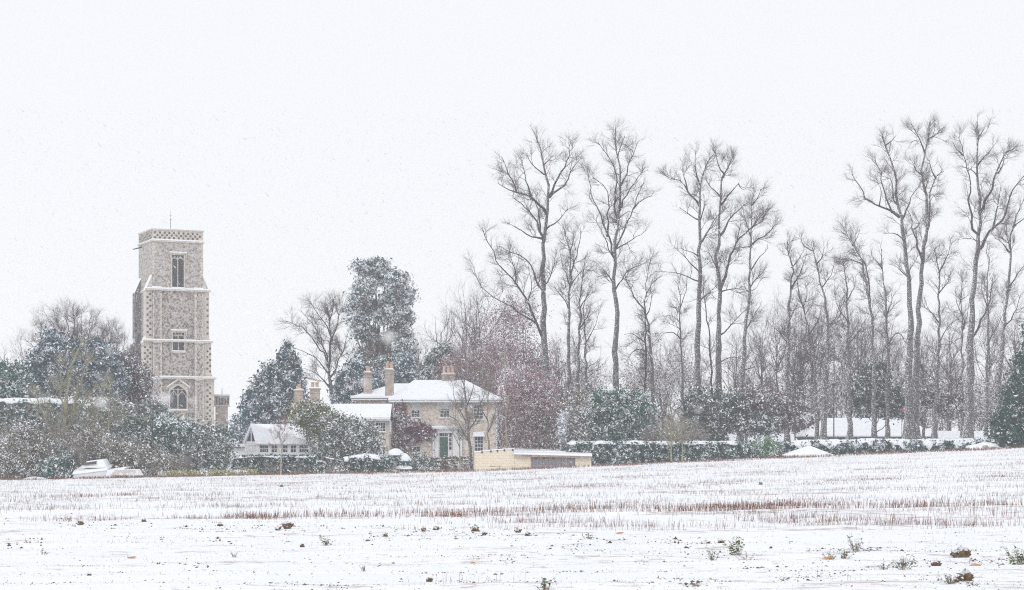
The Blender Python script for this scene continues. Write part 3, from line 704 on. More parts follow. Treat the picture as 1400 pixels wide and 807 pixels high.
# pale quoin blocks beside the buttresses
q = MB()
for sx in (-1, 1):
    for k in range(58):
        z = GZ + 2 + k * .36
        if z > z3 - .5: break
        w_ = .34 if k % 2 else .22
        pass
    for k in range(20):
        z = z3 + 1.9 + k * .36
        if z > z_par - .5: break
        w_ = .42 if k % 2 else .28
        q.box(*sorted((sx * (h + .01), sx * (h - w_))), -h - .025, -h - .004, z, z + .33)
q.build('quoin_blocks', M['limestone'], tower, kind='stuff')
# windows
def gothic(a, b_, c, d, hood, louvre=False, rows_=1, pointed=False, tiers=1):
    y = -h; fr = .16; xm = (a + b_) / 2; w = MB()
    w.box(a - fr, a, y - .06, y + .3, c - .02, d + fr); w.box(b_, b_ + fr, y - .06, y + .3, c - .02, d + fr); w.box(a - fr - .1, b_ + fr + .1, y - .12, y + .3, c - .22, c - .022)
    w.box(xm - .05, xm + .05, y + .08, y + .24, c, d - (.35 if pointed else .1))
    w.box(a, b_, y - .055, y + .3, d, d + fr)
    hd = (b_ - a) / 2
    sp = d - hd * .95
    for s0, s1 in ((a, xm), (xm, b_)):                     # pointed heads of the two lights
        m_ = (s0 + s1) / 2
        for i in range(5):
            t0, t1 = i / 5, (i + 1) / 5
            f_ = lambda t: (1 - (1 - t) ** 2) ** .5
            for sg in (-1, 1):
                p = (m_ + sg * (s1 - s0) / 2 * (1 - t0 ** 1.6), y + .15, sp - (.55 if tiers > 1 else 0) + hd * .8 * t0); q_ = (m_ + sg * (s1 - s0) / 2 * (1 - t1 ** 1.6), y + .15, sp - (.55 if tiers > 1 else 0) + hd * .8 * t1)
                w.bar(p, q_, .05, sides=4)
    for x in ((a * 3 + b_) / 4, (a + 3 * b_) / 4): w.bar((x, y + .15, sp + hd * .3 - (.55 if tiers > 1 else 0)), (x, y + .15, d), .04, sides=4)
    w.bar((a, y + .15, sp + hd * .45), (b_, y + .15, sp + hd * .45), .045, sides=4)
    if pointed:      # fill the corners above a pointed arch
        for sg, xe in ((-1, a), (1, b_)):
            pts = [(xe, y - .03, sp + .1)] + [(xm + sg * hd * (1 - t ** 1.8), y - .03, sp + .1 + (d - sp - .1) * t) for t in (.25, .5, .75, 1)] + [(xe, y - .03, d)]
            pts = pts if sg > 0 else pts[::-1]
            w.hexa([(p[0], y + .3, p[2]) for p in pts], [(p[0], y - .03, p[2]) for p in pts])
    f = w.build('window', M['limestone'], tower)
    for s0, s1 in ((a, xm - .06), (xm + .06, b_)):
        MB().box(s0 + .002, s1 - .002, y + .27, y + .30, c, d).build('pane' if not louvre else 'backing', M['glass' if not louvre else 'dark'], f)
    if louvre:
        n_ = 13; hgt = (sp + hd * .3 - c) / n_
        for s0, s1 in ((a, xm - .06), (xm + .06, b_)):
            l = MB().hexa([(0, .02, 0), (s1 - s0 - .01, .02, 0), (s1 - s0 - .01, .2, .13), (0, .2, .13)], [(0, .02, .03), (s1 - s0 - .01, .02, .03), (s1 - s0 - .01, .2, .16), (0, .2, .16)]); lm = None
            for k in range(n_):
                if lm is None: o = l.build('louvre', M['louvre'], f); lm = o.data
                else: o = link('louvre', lm, f)
                o.location = (s0 + .005, y + .05, c + .03 + k * hgt)
    hm = MB(); hx = .34
    if hood == 'flat':
        hm.box(a - hx, b_ + hx, y - .2, y - .062, d + fr, d + fr + .14); hs = MB().box(a - hx, b_ + hx, y - .2, y - .06, d + fr + .143, d + fr + .27)
        hm.box(a - hx, a - hx + .14, y - .16, y - .062, d - .35, d + fr); hm.box(b_ + hx - .14, b_ + hx, y - .16, y - .062, d - .35, d + fr)
    else:
        hs = MB()
        for sg in (-1, 1):
            A = (xm + sg * (hd + .42), d - .45); B = (xm, d + .62)
            q4 = [(A[0], A[1]), (B[0], B[1]), (B[0], B[1] + .16), (A[0] , A[1] + .16)]
            if sg > 0: q4 = q4[::-1]
            hm.hexa([(x, y - .05, z) for x, z in q4], [(x, y - .18, z) for x, z in q4])
            q5 = [(A[0] + sg * .02, A[1] + .163), (B[0], B[1] + .163), (B[0], B[1] + .32), (A[0] + sg * .02, A[1] + .29)]
            if sg > 0: q5 = q5[::-1]
            hs.hexa([(x, y - .04, z) for x, z in q5], [(x, y - .2, z) for x, z in q5])
            q6 = [(xm + sg * (hd + fr), d - .5), (xm, d + .5), (xm, d + fr), (xm + sg * (hd + fr), d + fr)]
        w = None
    ho = hm.build('hood_mould', M['limestone'], f); hs.build('snow', M['snow'], f)
    MB().hexa([(a - .2, y - .11, c - .02), (b_ + .2, y - .11, c - .02), (b_, y + .1, c - .02), (a, y + .1, c - .02)], [(a - .1, y - .08, c + .07), (b_ + .1, y - .08, c + .06), (b_, y + .1, c + .1), (a, y + .1, c + .1)]).build('sill_snow', M['snow'], f)
gothic(*bel, 'flat', louvre=True); gothic(*mid, 'flat'); gothic(*low, 'arch', pointed=True, tiers=2)
# pyramid cap with vane
ca = MB(); rc = h - .6; zr = z_top - .8
base_ = [(-rc, -rc, zr), (rc, -rc, zr), (rc, rc, zr), (-rc, rc, zr)]
for i in range(4): ca.poly([base_[i], base_[(i + 1) % 4], (0, 0, z_top + .62)])
ca.build('roof', M['snow'], tower)
fv = MB().bar((0, 0, z_top + .5), (0, 0, z_top + 1.8), .035, .025).bar((0, 0, z_top + 1.8), (0, 0, z_top + 3.0), .018, .01).bar((-.2, 0, z_top + 2.3), (.2, 0, z_top + 2.3), .02, .02, 4).bar((0, 0, z_top + 1.7), (0, 0, z_top + 1.82), .07, .07)
fv.build('weather_vane', M['dark'], tower)
MB().bar((-h + .1, h - 1.6, z_par - .35), (-h - 1.25, h - 2.0, z_par - .75), .09, .07).build('water_spout', M['dark'], tower)

# stair turret of the nave beyond the tower
SD = 262.0; zt_ = lambda p: wz(p, SD); sxx = wx(303, SD)
tur = thing('nave_turret', 'short battlemented turret of the nave beside the church tower', 'turret', (sxx, SD, 0), R(14))
gzt = g1(sxx, SD) - .3
MB().box(-.72, .72, -.7, .7, zt_(575), zt_(556)).hexa([(-.75, -.8, gzt), (1.05, -.8, gzt), (1.05, .8, gzt), (-.75, .8, gzt)], [(-.72, -.71, zt_(575)), (.72, -.71, zt_(575)), (.72, .71, zt_(575)), (-.72, .71, zt_(575))]).build('wall', M['chimney'], tur)
MB().box(-.9, .9, -.88, .88, zt_(554), zt_(543)).build('parapet', M['flint'], tur)
MB().box(-.98, .98, -.96, .96, zt_(556), zt_(554.3)).box(-.98, .98, -.96, .96, zt_(542.6), zt_(541.3)).build('string_course', M['limestone'], tur)
MB().box(-.95, .95, -.93, .93, zt_(541.2), zt_(539.5)).hexa([(.5, -.9, zt_(575)), (1.3, -.9, zt_(583)), (1.3, .9, zt_(583)), (.5, .9, zt_(575))], [(.5, -.9, zt_(572)), (1.3, -.9, zt_(580)), (1.3, .9, zt_(580)), (.5, .9, zt_(572))]).build('snow', M['snow'], tur)
q = MB()
for k in range(5): q.box(-.8 + k * .36, -.8 + k * .36 + .17, -.9, -.884, zt_(553), zt_(544.5))
q.build('flint_chequer', M['darkflint'], tur, kind='stuff')
MB().bar((.05, 0, zt_(540)), (.05, 0, zt_(531)), .05, .03).build('finial', M['dark'], tur)
# low snowy nave roof running right of the tower
NV = 259.0; nv = thing('nave_roof', 'low snow-covered church outbuilding roof between tower and dark conifers', 'building', (wx(324, 215), 215, g1(wx(324, 215), 215)))
a0 = wx(313, 215) - nv.location.x; a1 = wx(352, 215) - nv.location.x; g0 = nv.location.z
MB().box(a0, a1, -1.8, 1.8, -.3, wz(612, 215) - g0).build('wall', M['white'], nv)
gable_roof(nv, a0 - .2, a1 + .2, -2.2, 2.2, wz(611, 215) - g0, wz(600, 215) - g0)

# ------------------------------------------------------------------ the brick house
HD = 187.0
hx = lambda p, D=HD: wx(p, D); hz = lambda p, D=HD: wz(p, D)
house = thing('brick_house', 'two storey pale brick house with hipped snowy roof and green front door', 'house')
HG = g1(hx(610), HD) - .3
x0, x1 = hx(536), hx(680); ze = hz(549)
w_tl = (hx(562), hx(574.5), hz(571.5), hz(549.5) - .04)     # sash with blind
w_tm = (hx(601), hx(615), hz(571.5), hz(551)); w_tr = (hx(647), hx(661), hz(574), hz(553))
w_br = (hx(648.5), hx(661), hz(618), hz(596)); w_bl = (hx(563), hx(575), hz(628), hz(610))
door = (hx(600), hx(617.5), hz(626), hz(592.5))
wall(x0, x1, HG, ze, HD, [w_tl, w_tm, w_tr, w_br, w_bl, door]).poly([(x1, HD, HG), (x1, HD + 10, HG), (x1, HD + 10, ze), (x1, HD, ze)]).poly([(x0, HD + 10, HG), (x0, HD, HG), (x0, HD, ze), (x0, HD + 10, ze)]).poly([(x1, HD + 10, HG), (x0, HD + 10, HG), (x0, HD + 10, ze), (x1, HD + 10, ze)]).build('wall', M['brick'], house)
window(house, *w_tl, HD, 3, 4, blind=.52); window(house, *w_tm, HD, 3, 4, blind=.42); window(house, *w_tr, HD, 3, 4); window(house, *w_br, HD, 3, 4); window(house, *w_bl, HD, 2, 2)
# white lintel boards with snow
for a, b_, c in ((560, 577, 549), (599.5, 617.5, 549.2), (646.5, 662, 594.5)):
    MB().box(hx(a), hx(b_), HD - .06, HD - .003, hz(c + 2.2), hz(c - .3)).build('lintel', M['white'], house)
MB().hexa([(hx(646), HD - .5, hz(597)), (hx(663), HD - .5, hz(597)), (hx(663), HD - .07, hz(597)), (hx(646), HD - .07, hz(597))], [(hx(648), HD - .4, hz(592)), (hx(661), HD - .4, hz(591.5)), (hx(662), HD - .07, hz(590)), (hx(647), HD - .07, hz(590.5))]).build('window_canopy_snow', M['snow'], house)
# porch of white boards round the green door
po = MB()
pa, pb, pt, pb_ = hx(591.5), hx(632), hz(586.5), hz(628)
po.box(pa, door[0] - .02, HD - .10, HD - .004, pb_, pt).box(hx(619.5), pb, HD - .10, HD - .004, pb_, pt).box(door[0] - .02, hx(619.5), HD - .10, HD - .004, door[3] + .02, pt)
po = po.build('porch_front', M['white'], house)
MB().box(hx(590), hx(634), HD - .45, HD - .004, pt + .003, pt + .16).build('porch_roof', M['white'], house)
MB().hexa([(hx(590), HD - .45, pt + .163), (hx(634), HD - .45, pt + .163), (hx(634), HD - .01, pt + .163), (hx(590), HD - .01, pt + .163)], [(hx(591), HD - .4, pt + .24), (hx(633), HD - .4, pt + .25), (hx(633), HD - .01, pt + .3), (hx(591), HD - .01, pt + .3)]).build('porch_snow', M['snow'], house)
for a in (591.8, 630.5):
    MB().box(hx(a), hx(a + 1.4), HD - .4, HD - .3, pb_, pt).build('porch_post', M['white'], house)
dz1 = hz(594.2)
d_ = MB().box(door[0] + .06, hx(612.2), HD + .08, HD + .13, door[2], hz(598)).build('door', M['green'], house)
for i in range(2):
    for j in range(3):
        za = door[2] + .15 + j * .6; xa = door[0] + .14 + i * .34
        MB().box(xa, xa + .24, HD + .062, HD + .078, za, za + .48).build('door_panel', M['green'], d_)
MB().bar((hx(611), HD + .02, door[2] + .95), (hx(611), HD + .08, door[2] + .95), .035).build('handle', M['dark'], d_)
dfm = MB().box(door[0], door[0] + .055, HD + .05, HD + .15, door[2], door[3]).box(hx(612.4), hx(613.6), HD + .05, HD + .15, door[2], door[3]).box(door[0] + .056, hx(612.3), HD + .05, HD + .15, hz(597.8), hz(596.9)).build('door_frame', M['white'], house)
MB().box(door[0] + .06, hx(617.4), HD + .1, HD + .12, hz(596.8), door[3]).build('fanlight', M['glass'], house)
for k in range(1, 5):
    x = door[0] + .06 + k * .22; MB().box(x, x + .03, HD + .08, HD + .097, hz(596.8), door[3]).build('glazing_bar', M['white'], house)
for k in range(4):
    zz = door[2] + .75 + k * .38; MB().box(hx(614.2), hx(617), HD + .1, HD + .12, zz, zz + .28).build('side_light', M['glass'], house)
MB().box(hx(613.7), hx(617.5), HD + .13, HD + .15, door[2], door[3]).build('side_panel', M['white'], house)
hip_roof(house, hx(531.5), hx(687), HD - .55, HD + 10.6, hz(548.2, HD - .5) , wx(566, HD + 5), wx(636, HD + 5), HD + 5, wz(522.5, HD + 5), th=.2)
MB().box(hx(532), hx(687), HD - .66, HD - .56, hz(549, HD - .5) - .08, hz(547.9, HD - .5) - .02).build('gutter', M['white'], house)
MB().bar((hx(679), HD - .1, hz(550)), (hx(679), HD - .1, HG + .3), .055).build('downpipe', M['white'], house)
MB().bar((hx(538.5), HD - .1, hz(550)), (hx(538.5), HD - .1, hz(562)), .05).build('downpipe', M['white'], house)
CD = HD + 5.2
chimney(house, wx(604.5, CD), wx(621.5, CD), CD - .5, CD + .5, wz(530, CD), wz(513, CD), 3, .15, .7)
# set-back wing
WD = 193.0
wa, wb = wx(486, WD), hx(536) - .02
MB().poly([(wa, WD, HG), (wb, WD, HG), (wb, WD, wz(546, WD)), (wa, WD, wz(546, WD))]).poly([(wa, WD + 8, HG), (wa, WD, HG), (wa, WD, wz(546, WD)), (wa, WD + 8, wz(546, WD))]).build('wing_wall', M['brick'], house)
hip_roof(house, wx(480, WD), wx(560, WD), WD - .6, WD + 8, wz(545.5, WD), wx(540, WD + 4), wx(566, WD + 4), WD + 3.4, wz(527.5, WD + 4), name='wing_roof', th=.2)
MB().box(wx(481, WD), wx(530, WD), WD - .71, WD - .61, wz(546, WD) - .1, wz(545, WD) - .06).build('gutter', M['white'], house)
c1 = WD + .6
chimney(house, wx(497.5, c1), wx(508.5, c1), c1 - .35, c1 + .4, wz(541, c1), wz(511, c1), 1, .18, .55)
c2 = HD + .8
chimney(house, wx(526.5, c2), wx(538, c2), c2 - .3, c2 + .5, wz(541, c2), wz(507, c2), 2, .16, .62)
# gable-end wall between wing and house front, with small windows
sw = (wx(526, WD), wx(530.5, WD), wz(556, WD), wz(547.5, WD))
MB().box(*[wx(523, WD), wx(527.5, WD)], WD - .09, WD - .004, wz(556, WD), wz(548, WD)).build('window', M['white'], house, label='small white framed landing window')
# the wisteria on the front is a climbing plant of its own
wis = evergreen('wisteria', 'purple-brown climber trained up the left of the brick house front', HD - .32, [(547, 560, 6, 14), (549, 580, 9, 14), (558, 583, 16, 11), (575, 588, 14, 12), (586, 592, 8, 9), (549, 598, 9, 10), (545, 610, 8, 9), (556, 606, 10, 9), (566, 598, 12, 8)], 6500, 'purple', .20, cat='climber', depth=.18, shell=.1, cr=.16, tr=.1, foot=552, limbs=9)

# ------------------------------------------------------------------ cottage annexe with two chimneys
AD = 183.0; ax = lambda p: wx(p, AD); az = lambda p: wz(p, AD)
ann = thing('cottage', 'low brick cottage with long snowy roof joined to the house left side', 'cottage')
AG = g1(ax(480), AD) - .3
wA = (ax(513), ax(527.5), az(591), az(577.5)); wB = (ax(498), ax(511.5), az(591), az(578)); wC = (ax(514), ax(526), az(622), az(613))
wall(ax(402), ax(531.5), AG, az(574), AD, [wA, wB, wC]).poly([(ax(531.5), AD, AG), (ax(531.5), AD + 3.9, AG), (ax(531.5), AD + 3.9, az(574)), (ax(531.5), AD, az(574))]).build('wall', M['brick'], ann)
window(ann, *wA, AD, 4, 3); window(ann, *wB, AD, 4, 3); window(ann, *wC, AD, 2, 1, frame='plank')
gable_roof(ann, ax(404), ax(534), AD - .4, AD + 4.2, az(573.5), az(554.5), th=.2)
MB().box(ax(430), ax(534), AD - .5, AD - .41, az(575) - .02, az(573.8)).build('gutter', M['white'], ann)
MB().bar((ax(513), AD - .14, az(574)), (ax(513), AD - .14, AG + .3), .06).build('downpipe', M['white'], ann)
MB().bar((ax(533.6), AD - .1, az(575)), (ax(533.6), AD - .1, az(591)), .06).build('downpipe', M['white'], ann)
MB().box(ax(512), ax(529), AD - .55, AD - .02, az(611.5), az(610)).build('sill_shelf', M['white'], ann)
# stepped gable end with kneeler, facing left
gp_ = MB().hexa([(ax(396), AD - .45, AG), (ax(404) - .003, AD - .45, AG), (ax(404) - .003, AD + 4.2, AG), (ax(396), AD + 4.2, AG)], [(ax(396), AD - .45, az(574)), (ax(404) - .003, AD - .45, az(574)), (ax(404) - .003, AD + 4.2, az(574)), (ax(396), AD + 4.2, az(574))])
gp_.hexa([(ax(396), AD - .45, az(574) + .002), (ax(396), AD + 4.2, az(574) + .002), (ax(396), AD + 1.9, az(551))], [(ax(404) - .003, AD - .45, az(574) + .002), (ax(404) - .003, AD + 4.2, az(574) + .002), (ax(404) - .003, AD + 1.9, az(551))])
gp_.build('gable_wall', M['brick'], ann)
chimney(ann, ax(400), ax(412), AD + 1.4, AD + 2.3, az(560), az(534), 1, .17, .5); chimney(ann, ax(421.5), ax(434), AD + 1.4, AD + 2.3, az(560), az(532), 2, .15, .55)
MB().bar((ax(406.5), AD + 1.85, az(527)), (ax(406.5), AD + 1.85, az(507)), .025).build('aerial', M['dark'], ann)

# ------------------------------------------------------------------ white garden lodge
LD = 177.0; lx = lambda p: wx(p, LD); lz = lambda p: wz(p, LD)
lo_ = thing('garden_lodge', 'white painted lodge with glazed gable, row of windows and snowy roof', 'lodge')
LG = g1(lx(380), LD) - .2
hl = [(lx(338.5 + 4 * k), lx(341.8 + 4 * k), lz(619), lz(608.5)) for k in range(3)]
hr = [(lx(a), lx(b_), lz(619), lz(608.5)) for a, b_ in ((355, 367), (371, 379), (386, 393.5), (397, 405), (409, 422))]
wall(lx(334.5), lx(424), LG, lz(606), LD, hl + hr, .12).poly([(lx(424), LD, LG), (lx(424), LD + 5, LG), (lx(424), LD + 5, lz(606)), (lx(424), LD, lz(606))]).build('wall', M['white'], lo_)
for k in hl: window(lo_, *k, LD, 1, 2, fr=.04, gb=.03, rev=.12, sill=False, blind=.96)
for i, k in enumerate(hr): window(lo_, *k, LD, 4 if i in (0, 4) else 2, 2, fr=.04, gb=.035, rev=.12, sill=False)
# gable over the left three windows
xa, xb, xm_ = lx(334), lx(353), lx(343.5)
MB().hexa([(xa + .1, LD - .02, lz(606) + .004), (xb - .1, LD - .02, lz(606) + .004), (xm_, LD - .02, lz(584.5))], [(xa + .1, LD + .1, lz(606) + .004), (xb - .1, LD + .1, lz(606) + .004), (xm_, LD + .1, lz(584.5))]).build('gable', M['white'], lo_)
def tri(p0, p1, p2): return MB().hexa([(p0[0], LD - .034, p0[1]), (p1[0], LD - .034, p1[1]), (p2[0], LD - .034, p2[1])], [(p0[0], LD - .022, p0[1]), (p1[0], LD - .022, p1[1]), (p2[0], LD - .022, p2[1])])
tri((lx(337), lz(603.5)), (lx(342.8), lz(603.5)), (lx(342.8), lz(589.5))).build('pane', M['glass'], lo_)
tri((lx(344.2), lz(603.5)), (lx(350), lz(603.5)), (lx(344.2), lz(589.5))).build('pane', M['glass'], lo_)
bb = MB()
for sg in (-1, 1): bb.bar((xm_ + sg * (xb - xa) / 2 * 1.08, LD - .12, lz(607)), (xm_, LD - .12, lz(582.5)), .07, sides=4)
bb.build('barge_board', M['white'], lo_)
MB().bar((xm_, LD - .12, lz(583)), (xm_, LD - .12, lz(576)), .06, .02).build('finial', M['white'], lo_)
r_ = MB().hexa([(xa - .1, LD - .2, lz(606)), (xm_, LD - .2, lz(581.5)), (xm_, LD + 4, lz(581.5)), (xa - .1, LD + 4, lz(606))], [(xa - .1, LD - .2, lz(606) + .12), (xm_, LD - .2, lz(581.5) + .16), (xm_, LD + 4, lz(581.5) + .16), (xa - .1, LD + 4, lz(606) + .12)])
r_.build('gable_roof', M['snow'], lo_)
rr = MB(); A = [(xb - .2, LD - .3, lz(606.5)), (lx(426), LD - .3, lz(606.5)), (lx(408), LD + 3, lz(582.5)), (xm_, LD + 3, lz(581.5)), (xm_, LD - .2, lz(581.7))]
rr.poly(A); rr.poly([(p[0], p[1], p[2] + .16) for p in A])
for i in range(len(A)):
    p, q_ = A[i], A[(i + 1) % len(A)]; rr.poly([p, q_, (q_[0], q_[1], q_[2] + .16), (p[0], p[1], p[2] + .16)])
rr.poly([(lx(426), LD - .3, lz(606.5) + .16), (lx(426), LD + 5.5, lz(606.5) + .16), (lx(408), LD + 3, lz(582.5) + .16)]); rr.poly([(lx(426), LD + 5.5, lz(606.5) + .15), (xm_, LD + 5.5, lz(606.5) + .15), (xm_, LD + 3, lz(581.5) + .15), (lx(408), LD + 3, lz(582.5) + .15)])
rr.build('roof', M['snow'], lo_)
MB().box(lx(352), lx(426), LD - .38, LD - .3, lz(607.6), lz(606.2)).build('gutter', M['white'], lo_)

# ------------------------------------------------------------------ buff garage / shed at the field edge
BD = 171.0; bx_ = lambda p: wx(p, BD); bz = lambda p: wz(p, BD)
sh = thing('field_shed', 'low buff rendered shed with plank doors and snow-striped metal roof', 'shed')
SG = g1(bx_(700), BD) - .8
mb = MB()
pts = [(bx_(648), SG), (bx_(703), SG), (bx_(703), bz(614.5)), (bx_(692), bz(614.8)), (bx_(660), bz(617.5)), (bx_(648), bz(619))]
mb.hexa([(x, BD, z) for x, z in pts], [(x, BD + .25, z) for x, z in pts][::1])
mb.build('end_wall', M['render'], sh)
cp = MB()
for (a, za), (b_, zb) in (((648, 619), (660, 617.5)), ((660, 617.5), (692, 614.8)), ((692, 614.8), (703, 614.5))):
    cp.hexa([(bx_(a), BD - .06, bz(za) + .003), (bx_(b_), BD - .06, bz(zb) + .003), (bx_(b_), BD + .3, bz(zb) + .003), (bx_(a), BD + .3, bz(za) + .003)], [(bx_(a), BD - .05, bz(za) + .09), (bx_(b_), BD - .05, bz(zb) + .09), (bx_(b_), BD + .3, bz(zb) + .1), (bx_(a), BD + .3, bz(za) + .1)])
cp.build('coping_snow', M['snow'], sh)
for a in (659, 671, 680, 689.5, 701):
    zz = bz(np.interp(a, [648, 660, 692, 703], [619, 617.5, 614.8, 614.5]))
    MB().box(bx_(a) - .05, bx_(a) + .06, BD - .09, BD - .003, zz - .13, zz + .04).build('bracket', M['dark'], sh)
MB().box(bx_(669.5), bx_(683.5), BD - .03, BD - .003, bz(638), bz(637.3)).box(bx_(683), bx_(683.8), BD - .03, BD - .003, bz(644), bz(638)).build('hatch_frame', M['rust'], sh)
MB().box(bx_(703) + .002, bx_(725.5), BD + .05, BD + .25, SG, bz(624)).build('wall', M['render'], sh)
MB().box(bx_(786.5), bx_(808.5), BD + .05, BD + .25, SG, bz(624)).build('wall', M['render'], sh)
MB().box(bx_(808.5) - .25, bx_(808.5), BD + .252, BD + 4, SG, bz(624)).box(bx_(648), bx_(648) + .25, BD + .252, BD + 4, SG, bz(619)).build('side_wall', M['render'], sh)
MB().box(bx_(646.6), bx_(648) - .003, BD - .05, BD + .3, SG, bz(618.5)).build('corner_post', M['plank'], sh)
n_ = 30; pw = (bx_(786) - bx_(726)) / n_; pm = MB().box(0, pw * .9, 0, .05, 0, bz(625.4) - SG); me = None
for k in range(n_):
    if me is None: p = pm.build('plank', M['plank'], sh); me = p.data
    else: p = link('plank', me, sh)
    p.location = (bx_(726) + k * pw, BD + .12 + .012 * (k % 3), SG + .01 * (k % 2))
MB().box(bx_(725.6), bx_(786.4), BD + .19, BD + .22, SG, bz(625.2)).build('door_backing', M['dark'], sh)
for a in (733, 744, 756, 779): MB().box(bx_(a) - .1, bx_(a) + .1, BD + .07, BD + .115, bz(627.5), bz(626.3)).build('hinge', M['dark'], sh)
rf = MB(); zf, zb_ = bz(622.3), bz(614) ; xa, xb = bx_(702.5), bx_(809.5)
zl = lambda z: z
rf.hexa([(xa, BD - .35, bz(622.0)), (xb, BD - .35, bz(624.6)), (xb, BD + 4.2, bz(616.2)), (xa, BD + 4.2, bz(614.2))], [(xa, BD - .35, bz(622.0) + .05), (xb, BD - .35, bz(624.6) + .05), (xb, BD + 4.2, bz(616.2) + .05), (xa, BD + 4.2, bz(614.2) + .05)])
rf = rf.build('roof', M['sheet'], sh)
for (t0, t1) in ((.02, .36), (.44, .66), (.75, .98)):
    def pt(x, t, up): 
        u = (x - xa) / (xb - xa); z0 = bz(622.0) + (bz(624.6) - bz(622.0)) * u; z1 = bz(614.2) + (bz(616.2) - bz(614.2)) * u
        return (x, BD - .35 + 4.55 * t, z0 + (z1 - z0) * t + .052 + up)
    MB().hexa([pt(xa, t0, 0), pt(xb, t0, 0), pt(xb, t1, 0), pt(xa, t1, 0)], [pt(xa, t0 + .02, .1), pt(xb, t0 + .02, .1), pt(xb, t1 - .02, .1), pt(xa, t1 - .02, .1)]).build('snow_strip', M['snow'], rf)
n_ = 44; pm = MB().box(-.03, .03, -.05, .05, -.02, .04); me = None
for k in range(n_):
    u = (k + .5) / n_; x = xa + (xb - xa) * u
    if me is None: p = pm.build('roof_tie', M['dark'], rf); me = p.data
    else: p = link('roof_tie', me, rf)
    p.location = (x, BD + 4.22, bz(614.2) + (bz(616.2) - bz(614.2)) * u + .07)
MB().hexa([(xa + .05, BD - .3, bz(624.2)), (xb - .05, BD - .3, bz(626.4)), (xb - .05, BD - .26, bz(626.4)), (xa + .05, BD - .26, bz(624.2))], [(xa + .05, BD - .3, bz(622.2)), (xb - .05, BD - .3, bz(624.7)), (xb - .05, BD - .26, bz(624.7)), (xa + .05, BD - .26, bz(622.2))]).build('fascia', M['rust'], sh)

# ------------------------------------------------------------------ snow-laden things at the field edge, left
TDp = 166.0; kx = lambda p, D=TDp: wx(p, D); kz = lambda p, D=TDp: wz(p, D)
tg = g1(kx(140), TDp)
tr_ = thing('covered_trailer', 'boxy trailer under snow with sloping sheet at the left field edge', 'trailer', (kx(125), TDp, tg))
o_ = (kx(125), TDp, tg)
def lp(px, dy, py): return (kx(px) - o_[0], dy, kz(py) - o_[2])
MB().hexa([lp(100, 0, 657), lp(145, 0, 657), lp(145, 2.2, 657), lp(104, 2.2, 657)], [lp(101, 0, 643), lp(146, 0, 640), lp(146, 2.2, 637), lp(106, 2.2, 638)]).build('body', M['canvas'], tr_)
MB().hexa([lp(111, .1, 640), lp(146, .1, 640), lp(146, 2.1, 638), lp(113, 2.1, 638)], [lp(116, .5, 631), lp(139, .4, 628), lp(141, 1.8, 627), lp(117, 1.8, 630)]).build('cab', M['snow'], tr_, bevel=.08)
MB().hexa([lp(99, -.1, 649), lp(147, -.1, 643), lp(147, 2.3, 637), lp(103, 2.3, 638)], [lp(100, 0, 645), lp(146, 0, 640), lp(146, 2.2, 635), lp(105, 2.2, 636)]).build('snow_load', M['snow'], tr_)
MB().hexa([lp(112.5, .05, 636), lp(131, .05, 634), lp(131, .12, 634), lp(112.5, .12, 636)], [lp(116, .28, 632.5), lp(131, .28, 630.5), lp(131, .35, 630.5), lp(116, .35, 632.5)]).build('window', M['louvre'], tr_)
MB().hexa([lp(144, -.2, 657), lp(149, -.2, 657), lp(149, 2, 657), lp(144, 2, 657)], [lp(147, -.2, 643), lp(175, -.2, 638), lp(176, 2, 637), lp(147, 2, 641)]).build('sheet', M['snow'], tr_)
lg = thing('log_pile', 'brownish covered log pile with pale bracket beside the snowy trailer', 'pile', (kx(175), TDp - .3, tg))
o_ = (kx(175), TDp - .3, tg)
vv = []; 
for r_ in range(3):
    for k in range(11 - r_ * 2):
        MB().bar((-1.15 + r_ * .16 + k * .21, -.4, .1 + r_ * .2), (-1.15 + r_ * .16 + k * .21, 1.0, .1 + r_ * .2), .10, sides=7).build('log', M['brownlog'] if 'brownlog' in M else M['twig_brown'], lg)
MB().hexa([(-1.3, -.45, .25), (1.15, -.45, .25), (1.15, 1.1, .25), (-1.3, 1.1, .25)], [(-.95, -.4, .72), (.85, -.4, .68), (.85, 1.0, .74), (-.95, 1.0, .74)]).build('snow_cover', surf('patchy_cover', (.62, .58, .56), (.45, .38, .34), 2, snow=dict(n=2, up=.5, lo=.5, hi=.7)), lg)
q = MB(); 
for x in (.28, .55): q.box(x, x + .07, -.6, -.5, .1, .5)
q.box(.28, .62, -.6, -.5, .05, .11); q.build('bracket', M['white'], lg)
bp_ = thing('brick_pier', 'small square brick pier with snow top half hidden in left shrubs', 'pier', (kx(108, 171), 171, g1(kx(108, 171), 171)))
MB().box(-.8, .75, -.4, .4, -.2, wz(618, 171) - bp_.location.z).build('wall', M['chimney'], bp_)
MB().hexa([(-.9, -.5, wz(618, 171) - bp_.location.z), (.85, -.5, wz(618, 171) - bp_.location.z), (.85, .5, wz(618, 171) - bp_.location.z), (-.9, .5, wz(618, 171) - bp_.location.z)], [(-.8, -.4, wz(615, 171) - bp_.location.z), (.75, -.4, wz(615, 171) - bp_.location.z), (.75, .4, wz(615, 171) - bp_.location.z), (-.8, .4, wz(615, 171) - bp_.location.z)]).build('snow', M['snow'], bp_)
